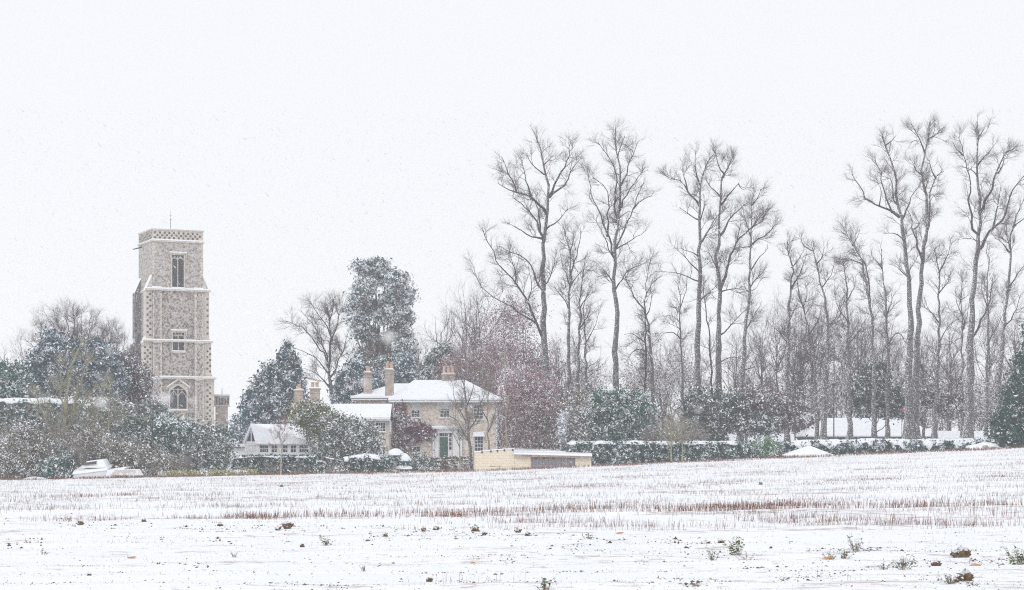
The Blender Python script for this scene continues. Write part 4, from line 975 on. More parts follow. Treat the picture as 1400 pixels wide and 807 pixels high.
def mound(name, label, px, py, D, rx, ry, rz_, mat='snow', cat='snow heap', n=24, rough=.12, parent=None):
    x, y = wx(px, D), D; z = g1(x, y); th = np.linspace(0, 2 * math.pi, n, endpoint=False); ps = np.linspace(0, math.pi / 2, 8)
    V = [];
    for k, p in enumerate(ps):
        for t in th:
            q_ = 1 + rough * math.sin(t * 3 + k + px) * (k < 7) + rough * rng.normal() * .4 * (0 < k < 7)
            V.append((rx * math.cos(t) * math.cos(p) * q_, ry * math.sin(t) * math.cos(p) * q_, rz_ * math.sin(p) * (1 + .1 * math.sin(2 * t)) - .1))
    V = np.array(V); I = np.arange(8 * n).reshape(8, n); J = np.roll(I, -1, 1)
    q_ = np.stack([I[:-1], J[:-1], J[1:], I[1:]], -1).reshape(-1, 4)
    return link(name, mesh(name, V, q_, M[mat], smooth=True), parent, (x, y, z), label, cat if parent is None else None)
mound('snow_heap', 'low flat snow heap at the far left field edge', 47, 655, 165, 1.1, .8, .33)
mound('snow_heap', 'big rubble heap under snow at the right end of the long hedge', 1347, 612, 169.5, 1.55, 1.0, .62, mat='soil_snow' if 'soil_snow' in M else 'snow', rough=.2)

# pyramid parasol roof
PD = 169.0
pz = g1(wx(1106, PD), PD); pt_ = thing('pyramid_canopy', 'snow-covered pyramid canopy standing in front of the right hedge', 'canopy', (wx(1106, PD), PD, pz))
r0 = 1.95; zc_ = wz(623, PD) - pz; za_ = wz(609, PD) - pz
cn = MB(); bs = [(-r0 * 1.05, -1.2, zc_), (0, -1.9, zc_ - .12), (r0 * 1.05, -1.2, zc_), (r0 * 1.05, 1.2, zc_ + .1), (0, 1.9, zc_ + .1), (-r0 * 1.05, 1.2, zc_ + .1)]
for i in range(6): cn.poly([bs[i], bs[(i + 1) % 6], (0, 0, za_)])
cn.poly([(p[0], p[1], p[2] - .02) for p in bs][::-1]); cn.build('canopy', M['snow'], pt_)
vl = MB()
for i in range(6):
    a, b_ = bs[i], bs[(i + 1) % 6]; vl.poly([(a[0], a[1], a[2] - .1), (b_[0], b_[1], b_[2] - .1), b_, a])
vl.build('valance', M['canvas'], pt_)
for x in (-1.5, -.45, 1.1): MB().bar((x, -.9, -.2), (x, -.9, zc_ + .1), .05).build('post', M['plank'], pt_)

# barns with snowy roofs behind the tall trees
def barn(name, label, D, x0, x1, yr_, ye, wl='darkflint', depth=9, hip=0):
    loc = (wx((x0 + x1) / 2, D), D, g1(wx((x0 + x1) / 2, D), D)); t = thing(name, label, 'barn', loc)
    a, b_ = wx(x0, D) - loc[0], wx(x1, D) - loc[0]; e = wz(ye, D) - loc[2]; r_ = wz(yr_, D + depth / 2) - loc[2]
    MB().box(a + .2, b_ - .2, .3, depth - .3, -.4, e - .02).build('wall', M[wl], t)
    if hip: hip_roof(t, a, b_, 0, depth, e, a + hip, b_ - hip, depth / 2, r_, th=.2)
    else: gable_roof(t, a, b_, 0, depth, e, r_, th=.2)
    return t
barn('barn', 'long barn with broad white roof glimpsed between the right-hand tree trunks', 222, 1098, 1285, 574, 597.5, hip=3.2)
barn('barn', 'small snowy-roofed outbuilding seen left of the lamp post', 215, 1000, 1092, 596, 606)
barn('barn', 'thin snowy roof strip just right of the tall trees above the hedge', 210, 1285, 1350, 592, 604, depth=5)
def lamp(px, ptop, D, label):
    x = wx(px, D); z = g1(x, D); t = thing('lamp_post', label, 'lamp post', (x, D, z), group='lamp posts behind the long hedge'); hh = wz(ptop, D) - z
    MB().bar((0, 0, -.2), (0, 0, hh), .06, .045).build('pole', M['dark'], t); MB().bar((0, 0, hh), (0, 0, hh + .14), .05, .2, 8).bar((0, 0, hh + .14), (0, 0, hh + .26), .26, .1, 8).build('lantern', M['dark'], t)
lamp(1087, 531, 186, 'dark lamp post among the shrubs just left of the pyramid canopy'); lamp(1140, 528, 187, 'dark lamp post standing before the long white barn roof')
x = wx(1233, 200); rs = thing('red_sign', 'tiny red sign on a post between the right-hand trees', 'sign', (x, 200, g1(x, 200)))
MB().bar((0, 0, 0), (0, 0, wz(562, 200) - rs.location.z), .03).build('post', M['dark'], rs); MB().box(-.11, .11, -.06, -.035, wz(562.5, 200) - rs.location.z, wz(558.5, 200) - rs.location.z).build('board', M['red'], rs)
# yellowish garden fence strip, left
FD = 167.0
fx0, fx1 = wx(262, FD), wx(343, FD); fg = g1(fx0, FD)
fe = thing('garden_fence', 'low yellowish board fence running left of the slim pink-barked tree', 'fence', (fx0, FD, fg))
nb = 34; bw = (fx1 - fx0) / nb; bh = wz(644.5, FD) - fg; pm = MB().box(0, bw * .86, 0, .04, -.1, bh); me = None
M['oldboard'] = surf('old_board', (.50, .47, .30), (.40, .36, .26), 2, snow=dict(n=2.5, lo=.52, hi=.68))
for k in range(nb):
    if me is None: p = pm.build('board', M['oldboard'], fe); me = p.data
    else: p = link('board', me, fe)
    p.location = (k * bw, .01 * (k % 2), .03 * math.sin(k * 1.9) + (g1(fx0 + k * bw, FD) - fg))
MB().box(0, fx1 - fx0, .06, .11, bh * .6, bh * .75).build('rail', M['oldboard'], fe)
for k in (0, .33, .66, 1): MB().box((fx1 - fx0) * k - .06, (fx1 - fx0) * k + .06, .12, .24, -.2, bh + .1).build('post', M['oldboard'], fe)

# ------------------------------------------------------------------ tall bare limes, limbs traced from the photograph
TR = [
 ('tall bare lime just right of the brick house, crown leaning left', 193, [
  (6.6, 1.2, [(750,612),(746,499),(741,444),(744,412),(743,400),(743,330),(746,307),(748,288),(751.6,272),(754,261),(750.5,259),(744,244),(743,225),(739,200),(733,187)]),
  (2.6, .7, [(752,268),(757,256),(761,250),(763,240),(768,232),(774,226),(778,217),(781,203),(779,190)]),
  (2.2, .6, [(753,270),(764,259),(775,246),(783,229),(790,219),(796,212)]),
  (1.5, .5, [(743,225),(750,219),(756,211)]), (1.3, .5, [(742,237),(734,231),(726,225),(719,209)]),
  (2.8, .7, [(747,292),(745,287),(735,276),(724,269.5),(709,262),(698,262),(688,257),(680,251)]),
  (1.8, .5, [(727,270),(719,248),(716,233),(713,224)]), (1.6, .5, [(707,260),(696,240),(690,223),(686,214)]),
  (2.4, .6, [(742,328),(732.6,303),(728,293),(722,285),(711,284),(707,275),(700,268)]),
  (2.0, .5, [(740,316),(736,290),(730.5,274),(726,262)]),
  (1.9, .5, [(740,326),(725,325),(716,316),(703,309),(694,305)]), (1.6, .5, [(748,312),(758,305),(768,301),(770,292),(776,286)]),
  (2.6, .8, [(742,462),(733,440),(722,415),(711,398),(702,385),(690,378),(684,368),(674,350),(663,326),(659,318)]),
  (1.8, .5, [(734,441),(709,428),(690,414),(670,402),(660,392),(650,371),(646,362)]),
  (2.0, .6, [(737.6,395),(728.7,368),(711,350),(690,344),(682,338)]), (1.5, .5, [(708,386),(700,362),(697,345)]),
  (1.3, .5, [(749.5,389),(755,372),(758.4,353)]), (1.2, .4, [(722,415),(728,390),(722,368)])]),
 ('slender straight bare lime with single pole-like trunk beside the laurel', 195, [
  (5.4, .9, [(843,600),(843,535),(842.6,440),(841.5,400),(840,350),(843,315),(847.7,279),(851,252),(845,222),(843,196),(841.7,176)]),
  (2.0, .6, [(843,340),(856.6,309),(868.5,279),(876,258),(881,246)]), (1.6, .5, [(868,280),(880,270),(892,264)]),
  (2.0, .6, [(838.7,352),(828,309),(818,285),(807.5,258),(807.5,234),(801.6,221)]),
  (1.9, .6, [(830,322),(832.8,288),(832.8,264),(821,249),(809,246)]),
  (1.9, .6, [(844.7,303),(838.7,279),(844.7,246),(835.8,222),(824,207),(818,196)]),
  (1.7, .5, [(852,252),(859.6,225),(868.5,205),(872,192)]), (1.3, .5, [(838.7,354),(824,320),(812,303)]),
  (1.3, .4, [(844,340),(862,330),(883,317)]), (1.6, .5, [(846,290),(858,262),(872,246),(880,232)]), (1.3, .5, [(843,215),(850,198),(855,184)]),
  (1.3, .4, [(842,395),(856,372),(872,362),(886,360)]), (1.2, .4, [(841,390),(826,368),(812,355)]), (1.0, .4, [(845,300),(858,286),(874,290)])]),
 ('twin-stemmed dark bare tree left of the trio, broad pale cap of twigs', 195, [
  (6.0, 1.0, [(951,600),(952,518),(955,444),(956.7,385),(955.5,354),(957.6,316),(956.8,284),(956.8,248),(961,232),(970,218),(977,209)]),
  (2.4, .6, [(954,280),(948,270),(942,262),(933.6,245),(925,242),(914.5,240)]), (1.6, .5, [(941,259),(936,240),(933.6,228)]),
  (1.7, .5, [(955,250),(949,226),(950,210)]), (2.1, .6, [(961,332),(972,308),(984,290)]), (1.5, .5, [(952.7,349),(945,344),(935,342)]),
  (1.5, .5, [(950,300),(939,292),(928,285)]), (1.4, .4, [(954,371),(939,354),(923,336)]), (1.4, .4, [(952.7,383),(930,375),(904,371)]),
  (2.6, .8, [(971,560),(971,500),(968,444),(963,410),(958,392)]), (1.3, .4, [(957,410),(975,396),(983,384)]), (1.3, .5, [(957,300),(964,285),(962,265)])]),
 ('middle bare tree of the trio with low fork leaning right', 197, [
  (5.6, 1.0, [(985,600),(982.5,509),(984,444),(985.7,395),(980,357),(984,324),(985.4,289),(986.8,262),(989.5,234),(995,224),(1001,216)]),
  (2.3, .6, [(986.8,322),(996.4,302),(1008.6,289),(1017,280),(1023.6,272)]), (2.0, .6, [(988,278),(999,264),(1010,251)]),
  (1.7, .5, [(985.4,266),(973,256),(967.7,244)]), (3.0, .9, [(985,396),(990,385),(999,354),(1008.6,327),(1023,314),(1045,300),(1052,290)]),
  (1.3, .5, [(1010,325),(1013,312),(1016,302)]), (1.4, .5, [(986,234),(980,220),(977,208)]), (1.5, .5, [(988,240),(998,226),(1006,212)]),
  (1.5, .4, [(987,398),(1004,393),(1022,398)]), (1.3, .4, [(981,366),(972,354),(968,340)]), (1.2, .5, [(1008,250),(1014,262),(1020,258)]),
  (1.6, .5, [(986,458),(1005,440),(1022,422)]), (1.5, .4, [(984,495),(1002,487),(1022,492)])]),
 ('right bare tree of the trio, slim trunk tilting slightly right', 196, [
  (4.2, .7, [(1011,600),(1012,573),(1016,509),(1019.5,444),(1025,400),(1025,354),(1027,316),(1029,278),(1030,262)]),
  (1.8, .5, [(1027,334),(1040,326),(1050,320),(1059,308)]), (1.7, .5, [(1029,311),(1040,297),(1051,283)]), (1.3, .4, [(1025,336),(1012,339),(1002,341)]),
  (1.4, .5, [(1026,370),(1038,352),(1048,340)]), (1.4, .4, [(1025,392),(1036,380),(1046,370)]), (1.3, .4, [(1026,320),(1018,300),(1015,288)]), (1.2, .5, [(1029,280),(1038,268),(1040,258)]), (1.4, .4, [(1018,452),(1034,430),(1042,410)]), (1.3, .4, [(1016,505),(1036,500),(1052,505)])]),
 ('huge many-limbed bare tree, left of the close pair on the right', 196, [
  (6.2, 1.1, [(1242,600),(1243,493),(1245,428),(1242.5,398),(1236,320),(1230,299),(1224,280),(1225.5,243),(1215,218),(1207,197),(1205,188)]),
  (2.6, .7, [(1227,296),(1219,289),(1202,281),(1185,277),(1177.5,255),(1168,246),(1164,238)]), (1.8, .5, [(1219,289),(1208.5,271),(1200.7,240),(1190,224)]),
  (1.7, .5, [(1221,280),(1221.5,243),(1213,240)]), (1.9, .5, [(1236,300),(1241,274),(1255,255)]), (1.3, .5, [(1208,200),(1216,196),(1222,188)]),
  (1.5, .4, [(1237,330),(1220,318),(1204,322)]), (1.2, .4, [(1202,280),(1204,262),(1198,252)]), (1.3, .4, [(1241,380),(1226,366),(1212,362)])]),
 ('huge forked bare tree, right of the close pair, reaching near the top', 198, [
  (5.8, 1.0, [(1252,600),(1253,493),(1256,444),(1258,398),(1261,342),(1269,305),(1270,280),(1261,255),(1258,237),(1262.7,215),(1269,190),(1273,176),(1271,168)]),
  (2.8, .8, [(1262,345),(1270,317),(1278,283),(1280,258),(1287.5,234),(1301,227)]), (1.6, .5, [(1287,234),(1280,222),(1278,212)]),
  (1.6, .5, [(1264,208),(1253,184),(1247,176),(1244,171)]), (1.5, .5, [(1270,190),(1280,184),(1286,178)]), (1.4, .5, [(1259,238),(1249,232),(1250,220)]),
  (2.4, .6, [(1257,352),(1252,311),(1245.7,283)]), (1.3, .5, [(1252,312),(1261,306),(1263,296)]), (1.4, .5, [(1270,282),(1262,262),(1268,246)])]),
 ('tallest bare tree near the right edge with broad forked crown', 195, [
  (6.6, 1.0, [(1323,600),(1327,493),(1327,444),(1330,396),(1334,361),(1337,336),(1338.6,299),(1337,268),(1335.5,227),(1338.6,196),(1336,178),(1335,168)]),
  (2.2, .6, [(1333,320),(1324.7,286),(1323,237),(1312,212),(1307.6,193)]), (1.6, .5, [(1337,240),(1329,232),(1320,228)]),
  (1.8, .5, [(1337,224),(1348,212),(1356,206),(1363,196)]), (2.8, .7, [(1340,292),(1357,258),(1366,234),(1368,215),(1385,203),(1392,198)]),
  (2.8, .7, [(1338,344),(1351,317),(1369,302),(1374,274),(1388,249),(1400,237)]), (1.7, .5, [(1354,314),(1362,274),(1362,258)]), (1.4, .5, [(1366,236),(1374,222),(1372,208)]),
  (2.6, .8, [(1330,462),(1342,438),(1354.6,415),(1359.4,380)]), (1.3, .4, [(1335,190),(1344,180),(1348,172)]), (1.2, .4, [(1337,330),(1324,326),(1314,328)]), (1.3, .4, [(1312,213),(1303,206),(1300,196)])]),
 ('leaning bare tree rising beside the dark fir at the right edge', 190, [
  (4.6, .9, [(1364,600),(1366,525),(1371,444),(1380,386),(1380,336),(1388,296),(1399,272)]), (1.6, .5, [(1380,345),(1368,330),(1360,326)]), (1.6, .5, [(1385,310),(1399,300),(1406,290)]), (1.5, .5, [(1380,392),(1394,372),(1404,360)]), (1.3, .4, [(1381,340),(1372,318),(1374,304)]), (1.5, .5, [(1370,450),(1385,430),(1390,405)])]),
 ('medium bare tree between the big pair and the tallest tree', 201, [
  (3.8, .7, [(1277,600),(1282,509),(1283.7,444),(1282,398),(1284,370),(1280,352),(1276,338)]), (1.6, .5, [(1285,372),(1298,345),(1303,332)]), (1.3, .4, [(1283,400),(1296,388),(1298,372)]), (1.3, .4, [(1282,440),(1270,420),(1266,405)]), (1.3, .4, [(1283,470),(1300,440),(1312,436)]), (1.3, .4, [(1281,520),(1262,505),(1258,490)])]),
 ('slim straight bare stem just left of the tallest right-hand tree', 203, [
  (2.4, .6, [(1315,600),(1316.6,444),(1316,398),(1317,368)]), (1.1, .4, [(1316,430),(1308,416),(1306,400)]), (1.1, .4, [(1316,450),(1324,430),(1322,415)])]),
 ('slim bare tree between the tallest tree and the leaning one', 203, [
  (2.4, .6, [(1348,600),(1350,493),(1351,428),(1349,395),(1352,360),(1349,335)]), (1.1, .4, [(1350,420),(1340,400),(1338,385)]), (1.1, .4, [(1350,470),(1364,440),(1368,425)])]),
 ('bent-topped bare tree with crown sweeping left, left of the big pair', 199, [
  (3.6, .8, [(1195.7,600),(1195,509),(1193.5,444),(1186,398),(1182,358),(1171,339),(1163,322),(1150,316)]), (1.8, .5, [(1190,420),(1191,361),(1180,345),(1171,330),(1162,305),(1158,297)]), (1.3, .4, [(1182,360),(1160,352),(1142,358)]), (1.2, .4, [(1171,330),(1182,318),(1184,308)])]),
 ('narrow bare tree close left of the big pair, plain upright top', 200, [
  (3.2, .6, [(1213,600),(1214,477),(1211,422),(1208,390),(1205,364),(1205,342)]), (1.3, .4, [(1206,366),(1196,356),(1190,350)]), (1.3, .4, [(1212,430),(1222,410),(1219,390)]), (1.2, .4, [(1213,470),(1226,452),(1238,470),(1250,486)])]),
 ('bare tree with thick snow-flecked trunk before the left end of the barn', 198, [
  (4.0, .7, [(1161,600),(1159.6,444),(1158,398),(1156,372),(1150,352)]), (1.4, .4, [(1158,410),(1170,392),(1172,376)]), (1.4, .4, [(1159,440),(1144,420),(1138,398)]), (1.3, .4, [(1160,470),(1175,450),(1184,430)])]),
 ('wavy-trunked bare tree third from the lamp post on its right', 197, [
  (4.2, .7, [(1126,604),(1129,509),(1132,460),(1129,412),(1122,384),(1116,360),(1109,341),(1112,330)]), (1.5, .4, [(1116,362),(1126,350),(1128,338)]), (1.3, .4, [(1124,392),(1138,376),(1142,362)]), (1.3, .4, [(1131,450),(1146,430),(1150,412)]), (1.2, .4, [(1109,342),(1098,336),(1096,326)])]),
 ('thin leaning bare tree touching the wavy-trunked one', 199, [
  (3.0, .6, [(1118,604),(1114.6,509),(1105,444),(1095,410),(1088,385),(1086,368)]), (1.2, .4, [(1098,420),(1106,404),(1104,390)]), (1.2, .4, [(1108,455),(1120,436),(1122,420)])]),
 ('bare tree with pruned forked top standing alone left of the lamp post', 197, [
  (4.2, .9, [(1076,602),(1077.5,477),(1078,410),(1083,390),(1085,365),(1078,348),(1075,335),(1079,326)]), (1.6, .6, [(1083,394),(1092,380),(1094,368),(1100,352)]), (1.2, .5, [(1085,364),(1094,352),(1101,342)]), (1.3, .4, [(1078,470),(1064,450),(1050,440)]), (1.2, .4, [(1078,440),(1090,420),(1096,402)])]),
 ('dark densely twigged bare tree, taller stem of the two right of the tall left lime', 192, [
  (4.4, .7, [(777,610),(776.6,541),(778,477),(776.6,412),(779,398),(780.7,368),(779,338),(773,321),(770,312)]), (1.5, .5, [(780,372),(790,345),(794,318)]), (1.4, .4, [(779,345),(784,330),(783,316)]), (1.3, .4, [(779,390),(768,360),(766,344)]), (1.4, .4, [(779,420),(766,402),(758,392)]), (1.3, .4, [(780,388),(796,370),(806,362)])]),
 ('close companion bare stem just right of the densely twigged tree', 194, [
  (3.6, .6, [(789,610),(789.5,541),(791,477),(794,399),(797,375),(800,358)]), (1.2, .4, [(793,420),(806,400),(812,386)]), (1.2, .4, [(792,450),(804,432),(808,415)])]),
 ('thin dark bare stem left of the straight pole-like lime', 195, [
  (2.6, .5, [(803,610),(802,502),(798,440),(800,410),(806,390)]), (1.1, .4, [(800,470),(812,450),(818,430)])]),
 ('crooked bare tree right of the pole-like lime, stems bending left', 198, [
  (3.8, .7, [(892,600),(892,541),(889,460),(884,430),(878,418),(866,402),(857,388),(854,374)]), (2.6, .6, [(880,560),(880,500),(878.5,440),(878,400),(880,374),(882,360)]), (1.2, .4, [(884,430),(892,410),(890,392)]), (1.5, .5, [(879,480),(866,478),(854,496)]), (1.3, .4, [(880,470),(862,458),(850,460)]), (1.2, .4, [(878,410),(888,390),(898,384)])]),
 ('thin bare tree with drooping side boughs left of the twin-stemmed tree', 201, [
  (2.4, .5, [(936,590),(934,525),(930,444),(929,390),(930,372)]), (1.4, .4, [(929,462),(922,454),(912,452),(900,465)]), (1.1, .4, [(929,440),(918,430),(908,432)]), (1.1, .4, [(930,420),(938,400),(940,384)])]),
]
for lab, D, limbs in TR:
    big = min(p[1] for p in limbs[0][2]) < 300
    traced_tree('lime_tree' if big else 'bare_tree', lab, D, limbs, dens=1.0 if big else 1.25, L=(2.05, 1.2, .7) if big else (2.1, 1.1, .6), low=.42 if big else .3, cat='tree')

# bare lime behind the cottage
traced_tree('bare_tree', 'fan-crowned bare tree between the dark yew and the snowy pine', 212, [
  (3.2, .6, [(455,560),(451.7,531),(450,493),(453,457),(448,430),(446,414)]), (1.8, .5, [(451,504),(438,460),(428,446),(419,435),(412,425)]), (1.7, .5, [(450,498),(430,463),(415,448),(400,441),(392,440)]),
  (1.6, .5, [(452,512),(428,486),(408,477),(398,474)]), (1.6, .5, [(454,470),(462,440),(466,420)]), (1.7, .5, [(455,515),(470,475),(478,445)]), (1.5, .5, [(453,458),(444,440),(430,425),(424,412)]),
  (1.5, .4, [(453,530),(436,512),(420,505),(412,506)]), (1.4, .4, [(458,520),(474,495),(484,478)]), (1.3, .4, [(450,440),(456,424),(456,410)])], dens=1.5, low=.15, L=(2.4, 1.3, .7))
GF = 'hazy bare trees standing far behind the tall limes'
# bare trees grown by rule
def fan(name, label, D, bx, by, cx, cy, rx, ry, n_, r0, dens=1.5):
    L_ = [(r0 * 2.2, .9, [(bx, 640), (bx, by + 30), (bx + 1, by), (cx, cy), (cx + 2, cy - ry + 4)])]
    for k in range(n_):
        a_ = R(-80 + 160 * (k + .5) / n_) + rng.normal() * .05; q = .90 + .12 * rng.random(); ex, ey = cx + rx * math.sin(a_) * q, cy - ry * math.cos(a_) * q; s0 = rng.uniform(0, .5)
        sx, sy = bx + (cx - bx) * s0 * .4, by - (by - cy) * s0 * .6
        m1 = (sx + (ex - sx) * .42, sy + (ey - sy) * .30 + 2); m2 = (sx + (ex - sx) * .78, sy + (ey - sy) * .66 + 2)
        L_.append((r0 * rng.uniform(.7, 1.1), .35, [(sx, sy), m1, m2, (ex, ey)]))
    return traced_tree(name, label, D, L_, dens=dens, low=.5, L=(2.2, 1.2, .65))
fan('bare_tree', 'broad rounded fan of fine bare twigs above the dark holly, far left', 232, 104, 500, 98, 478, 64, 58, 18, 1.5)
fan('bare_tree', 'faint rounded bare crown close left of the church tower', 236, 150, 520, 150, 496, 34, 48, 10, 1.1)
BARE = [(45, 228, 462, 'low faint bare tree at the far left skyline', 5, .16),
        (600, 225, 425, 'faint bare tree behind the house chimney stack', 6, .2), (575, 228, 450, 'faint low bare tree right of the snowy pine', 5, .15), (640, 215, 405, 'bare tree rising behind the red-twigged tree by the house', 7, .22)]
for px, D, top, lab, n0, r in BARE:
    x = wx(px, D); H = (wz(top, D) - g1(x, D)) / 0.98
    proc_bare('bare_tree', lab, x, D, H, n0=n0 * 3, r=r, fork=.10, dens=.9, twig='twig', wide=1.25 if px < 200 else 1.0)
protos = [proc_bare('bare_tree', 'thin bare tree in the haze far behind the tall limes', wx(px, D), D, H, n0=n0, r=.15, fork=.25, dens=1.0, group=GF, lvl3=True) for px, D, H, n0 in ((905, 240, 15, 12), (1065, 244, 17, 13), (1175, 248, 16, 12), (1300, 242, 14, 12))]
for k, (px, D, s) in enumerate([(600, 250, 0.8), (668, 246, 0.9), (762, 248, 0.95), (815, 250, 0.9), (862, 244, 0.8), (930, 247, 0.9), (1010, 240, 0.9), (1040, 248, 1.05), (1090, 236, 1.1), (1112, 250, 1.0), (1165, 233, 1.0), (1205, 246, 0.95), (1262, 252, 0.9), (1356, 238, 0.9), (1385, 244, 0.95), (1020, 266, 0.85), (1310, 262, 0.8)]):
    c = copy_tree(protos[k % 4]); c.location = (wx(px, D), D, g1(wx(px, D), D)); c.rotation_euler = (0, 0, k * 1.9); c.scale = (s, s, s * (.92 + .16 * ((k * 7) % 5) / 5))

# nearer brushy trees among the trunks
for lab, D, bl, H in (
   ('brown brushy small trees massed left of the wavy-trunked tree', 236, [(1085, 34, 400), (1115, 30, 375), (1058, 24, 460)], 12),
   ('dense brown brush crown behind the trunks above the barn', 238, [(1145, 30, 385), (1178, 30, 378), (1205, 26, 400)], 12),
   ('crooked-boughed scrub tangled behind the big forked pair', 237, [(1235, 28, 430), (1262, 24, 440), (1295, 30, 450)], 10),
   ('pale twiggy undergrowth beneath the twin-stemmed tree', 225, [(905, 34, 480), (945, 30, 470), (1000, 28, 480), (1040, 28, 462)], 8),
   ('fine brown saplings behind the fir at the right edge', 234, [(1330, 30, 455), (1355, 24, 465), (1385, 30, 430)], 9),
   ('dark twig tangle around the foot of the densely twigged tree', 196, [(762, 16, 470), (785, 22, 465), (806, 18, 480)], 8)):
    thicket('scrub', lab, D, bl, 12, H, twig='twig', cat='undergrowth', stem_r=.04, depth=7, dens=4.0)
for lab, D, bl, n_, mt, ft in (
   ('low grey-purple bush bank behind the trunks left of the barn', 208, [(1060, 560, 30, 26), (1020, 555, 30, 24), (985, 560, 24, 22)], 2600, 'purplegrey', 1020),
   ('brown bush bank above the barn roof between the trunks', 232, [(1120, 545, 30, 22), (1160, 535, 34, 26), (1215, 545, 36, 26), (1262, 550, 30, 22)], 7000, 'brownhaze', 1190),
   ('brown bush bank behind the tallest tree at the right', 226, [(1300, 560, 30, 22), (1340, 550, 30, 28), (1372, 540, 24, 30)], 5200, 'brownhaze', 1338),
   ('brown bush bank behind the laurel under the crooked tree', 214, [(880, 520, 30, 20), (920, 515, 34, 26), (800, 520, 20, 24)], 5000, 'brownhaze', 890)):
    evergreen('bush', lab, D, bl, n_, mt, .16, foot=ft, shell=.1, cr=.7, clump=7, depth=1.2)
cop = thicket('copper_tree', 'wide reddish-purple twiggy tree rising behind the right end of the brick house', 201, [(655, 46, 415), (690, 50, 405), (715, 44, 430), (742, 28, 490), (628, 28, 435), (600, 18, 480)], 12, 10.5, twig='twig_red', cat='tree', stem_r=.05, dens=3.2, depth=6)
Q = blob_points([(650, 500, 44, 26), (690, 478, 44, 40), (702, 436, 34, 26), (735, 500, 30, 40), (745, 545, 22, 50), (625, 500, 24, 22)], 24000, 201, 1.0, .0, 7, .8)
V, Fq = leaves_at(Q - np.array(cop.location), .11); link('leaf_sprays', mesh('leaf_sprays', V, Fq, M['beech']), cop)
evergreen('beech_shrub', 'dense purple-brown leafy shrub between house and laurel', 176, [(720, 570, 32, 46), (734, 545, 26, 40), (748, 580, 16, 36), (708, 540, 20, 40), (722, 604, 38, 22)], 19000, 'beech', .125, shell=.2, cr=.5, clump=10, foot=718)
evergreen('snag', 'tall narrow ivied stump plastered white with driven snow beside the purple shrub', 173.5, [(768, 590, 4, 18), (770, 575, 3.2, 12)], 600, 'snowleaf', .2, shell=.2, tr=.35, clump=8, cr=.15, foot=768, cat='stump')
evergreen('bare_shrub', 'greenish brown shrub tangle between the snow-plastered stump and the shed', 175, [(745, 605, 22, 16), (785, 590, 14, 30), (790, 560, 16, 30)], 2600, 'brownleaf', .18, shell=.2, cr=.4, clump=8, foot=785)

# ------------------------------------------------------------------ evergreens
# pine with plates of snowy foliage
pine = evergreen('pine_tree', 'tall snowy Scots pine with irregular rounded crown left of the house', 208,
  [(514, 362, 14.6, 7.6, 0), (505, 374, 15.5, 10.1, 2), (492, 366, 6.0, 5.0, -1), (525, 378, 12.0, 11.8, 1), (545, 385, 13.8, 10.1, -2), (552, 402, 11.2, 11.8, 2), (538, 408, 13.8, 10.1, 0), (500, 396, 14.6, 10.1, -2), (488, 412, 10.3, 10.1, 1), (510, 420, 17.2, 10.1, 2), (530, 432, 17.2, 10.1, -1), (553, 432, 11.2, 11.8, 0), (545, 455, 15.5, 10.9, 1), (490, 440, 12.0, 11.8, -1), (503, 458, 17.2, 10.1, 0), (525, 470, 18.9, 10.1, 2), (555, 478, 13.8, 10.1, -2), (500, 485, 15.5, 8.4, 1), (535, 498, 20.6, 11.8, 0), (562, 502, 10.3, 8.4, 2), (515, 520, 18.9, 10.1, -1), (548, 522, 18.9, 11.8, 1), (480, 424, 6.0, 5.0, 0)],
  15000, 'pine', .30, cat='tree', shell=.62, clump=16, cr=.26, depth=1.0, tr=.38, trunk_mat='pinebark', foot=527, limbs=8, droop=.0)
evergreen('yew_tree', 'big dark blue-green yew with ragged pointed tops left of the cottage chimneys', 205,
  [(394, 466, 24, -80), (403, 482, 16, -80, 1), (383, 480, 20, -90), (370, 494, 20, -84), (361, 498, 14, -80, -1), (350, 512, 14, -70), (340, 531, 12, -50), (336, 536, 10, -20, 1), (411, 506, 12, -60, -1), (376, 520, 30, -66, -2), (395, 515, 26, -70, -2), (354, 538, 24, -50, -2), (385, 545, 34, -50, 2), (362, 560, 34, -34, 0)],
  15000, 'yew', .28, cat='tree', shell=.45, clump=12, cr=.20, droop=.6, foot=378, tr=.3)
evergreen('small_conifer', 'small dark conifer just right of the nave turret', 214, [(324, 567, 10, -36), (329, 574, 14, -30), (334, 582, 12, -22)], 2200, 'yew', .24, cat='tree', droop=.5, foot=326, cr=.18, clump=10)
evergreen('dark_conifer', 'dark spruce shrub low behind the house left chimneys', 200, [(475, 520, 16, 16), (490, 512, 18, 20), (505, 530, 20, 18), (470, 540, 14, 12), (550, 505, 16, 16)], 5200, 'yew', .26, cat='tree', droop=.3, foot=490)
evergreen('holly_tree', 'rounded dark holly behind the house roof, left of its triple chimney', 206, [(608, 490, 18, 16), (595, 503, 14, 16), (620, 505, 18, 14), (607, 515, 26, 12)], 4600, 'laurel', .26, cat='tree', foot=607)
fir = evergreen('fir_tree', 'very dark green fir cut by the right edge of the picture', 172,
  [(1413, 428, 30, -110), (1407, 446, 26, -100, -1), (1421, 432, 34, -150), (1401, 486, 26, -90, -1), (1393, 512, 24, -80), (1385, 540, 22, -68, -1), (1377, 572, 18, -40), (1409, 500, 44, -112, 1), (1389, 520, 34, -92, 1), (1399, 560, 40, -54, -2), (1429, 480, 50, -130, 1)],
  17000, 'darkfir', .24, cat='tree', shell=.4, droop=.2, foot=1402, tr=.3, clump=34, cr=.36)
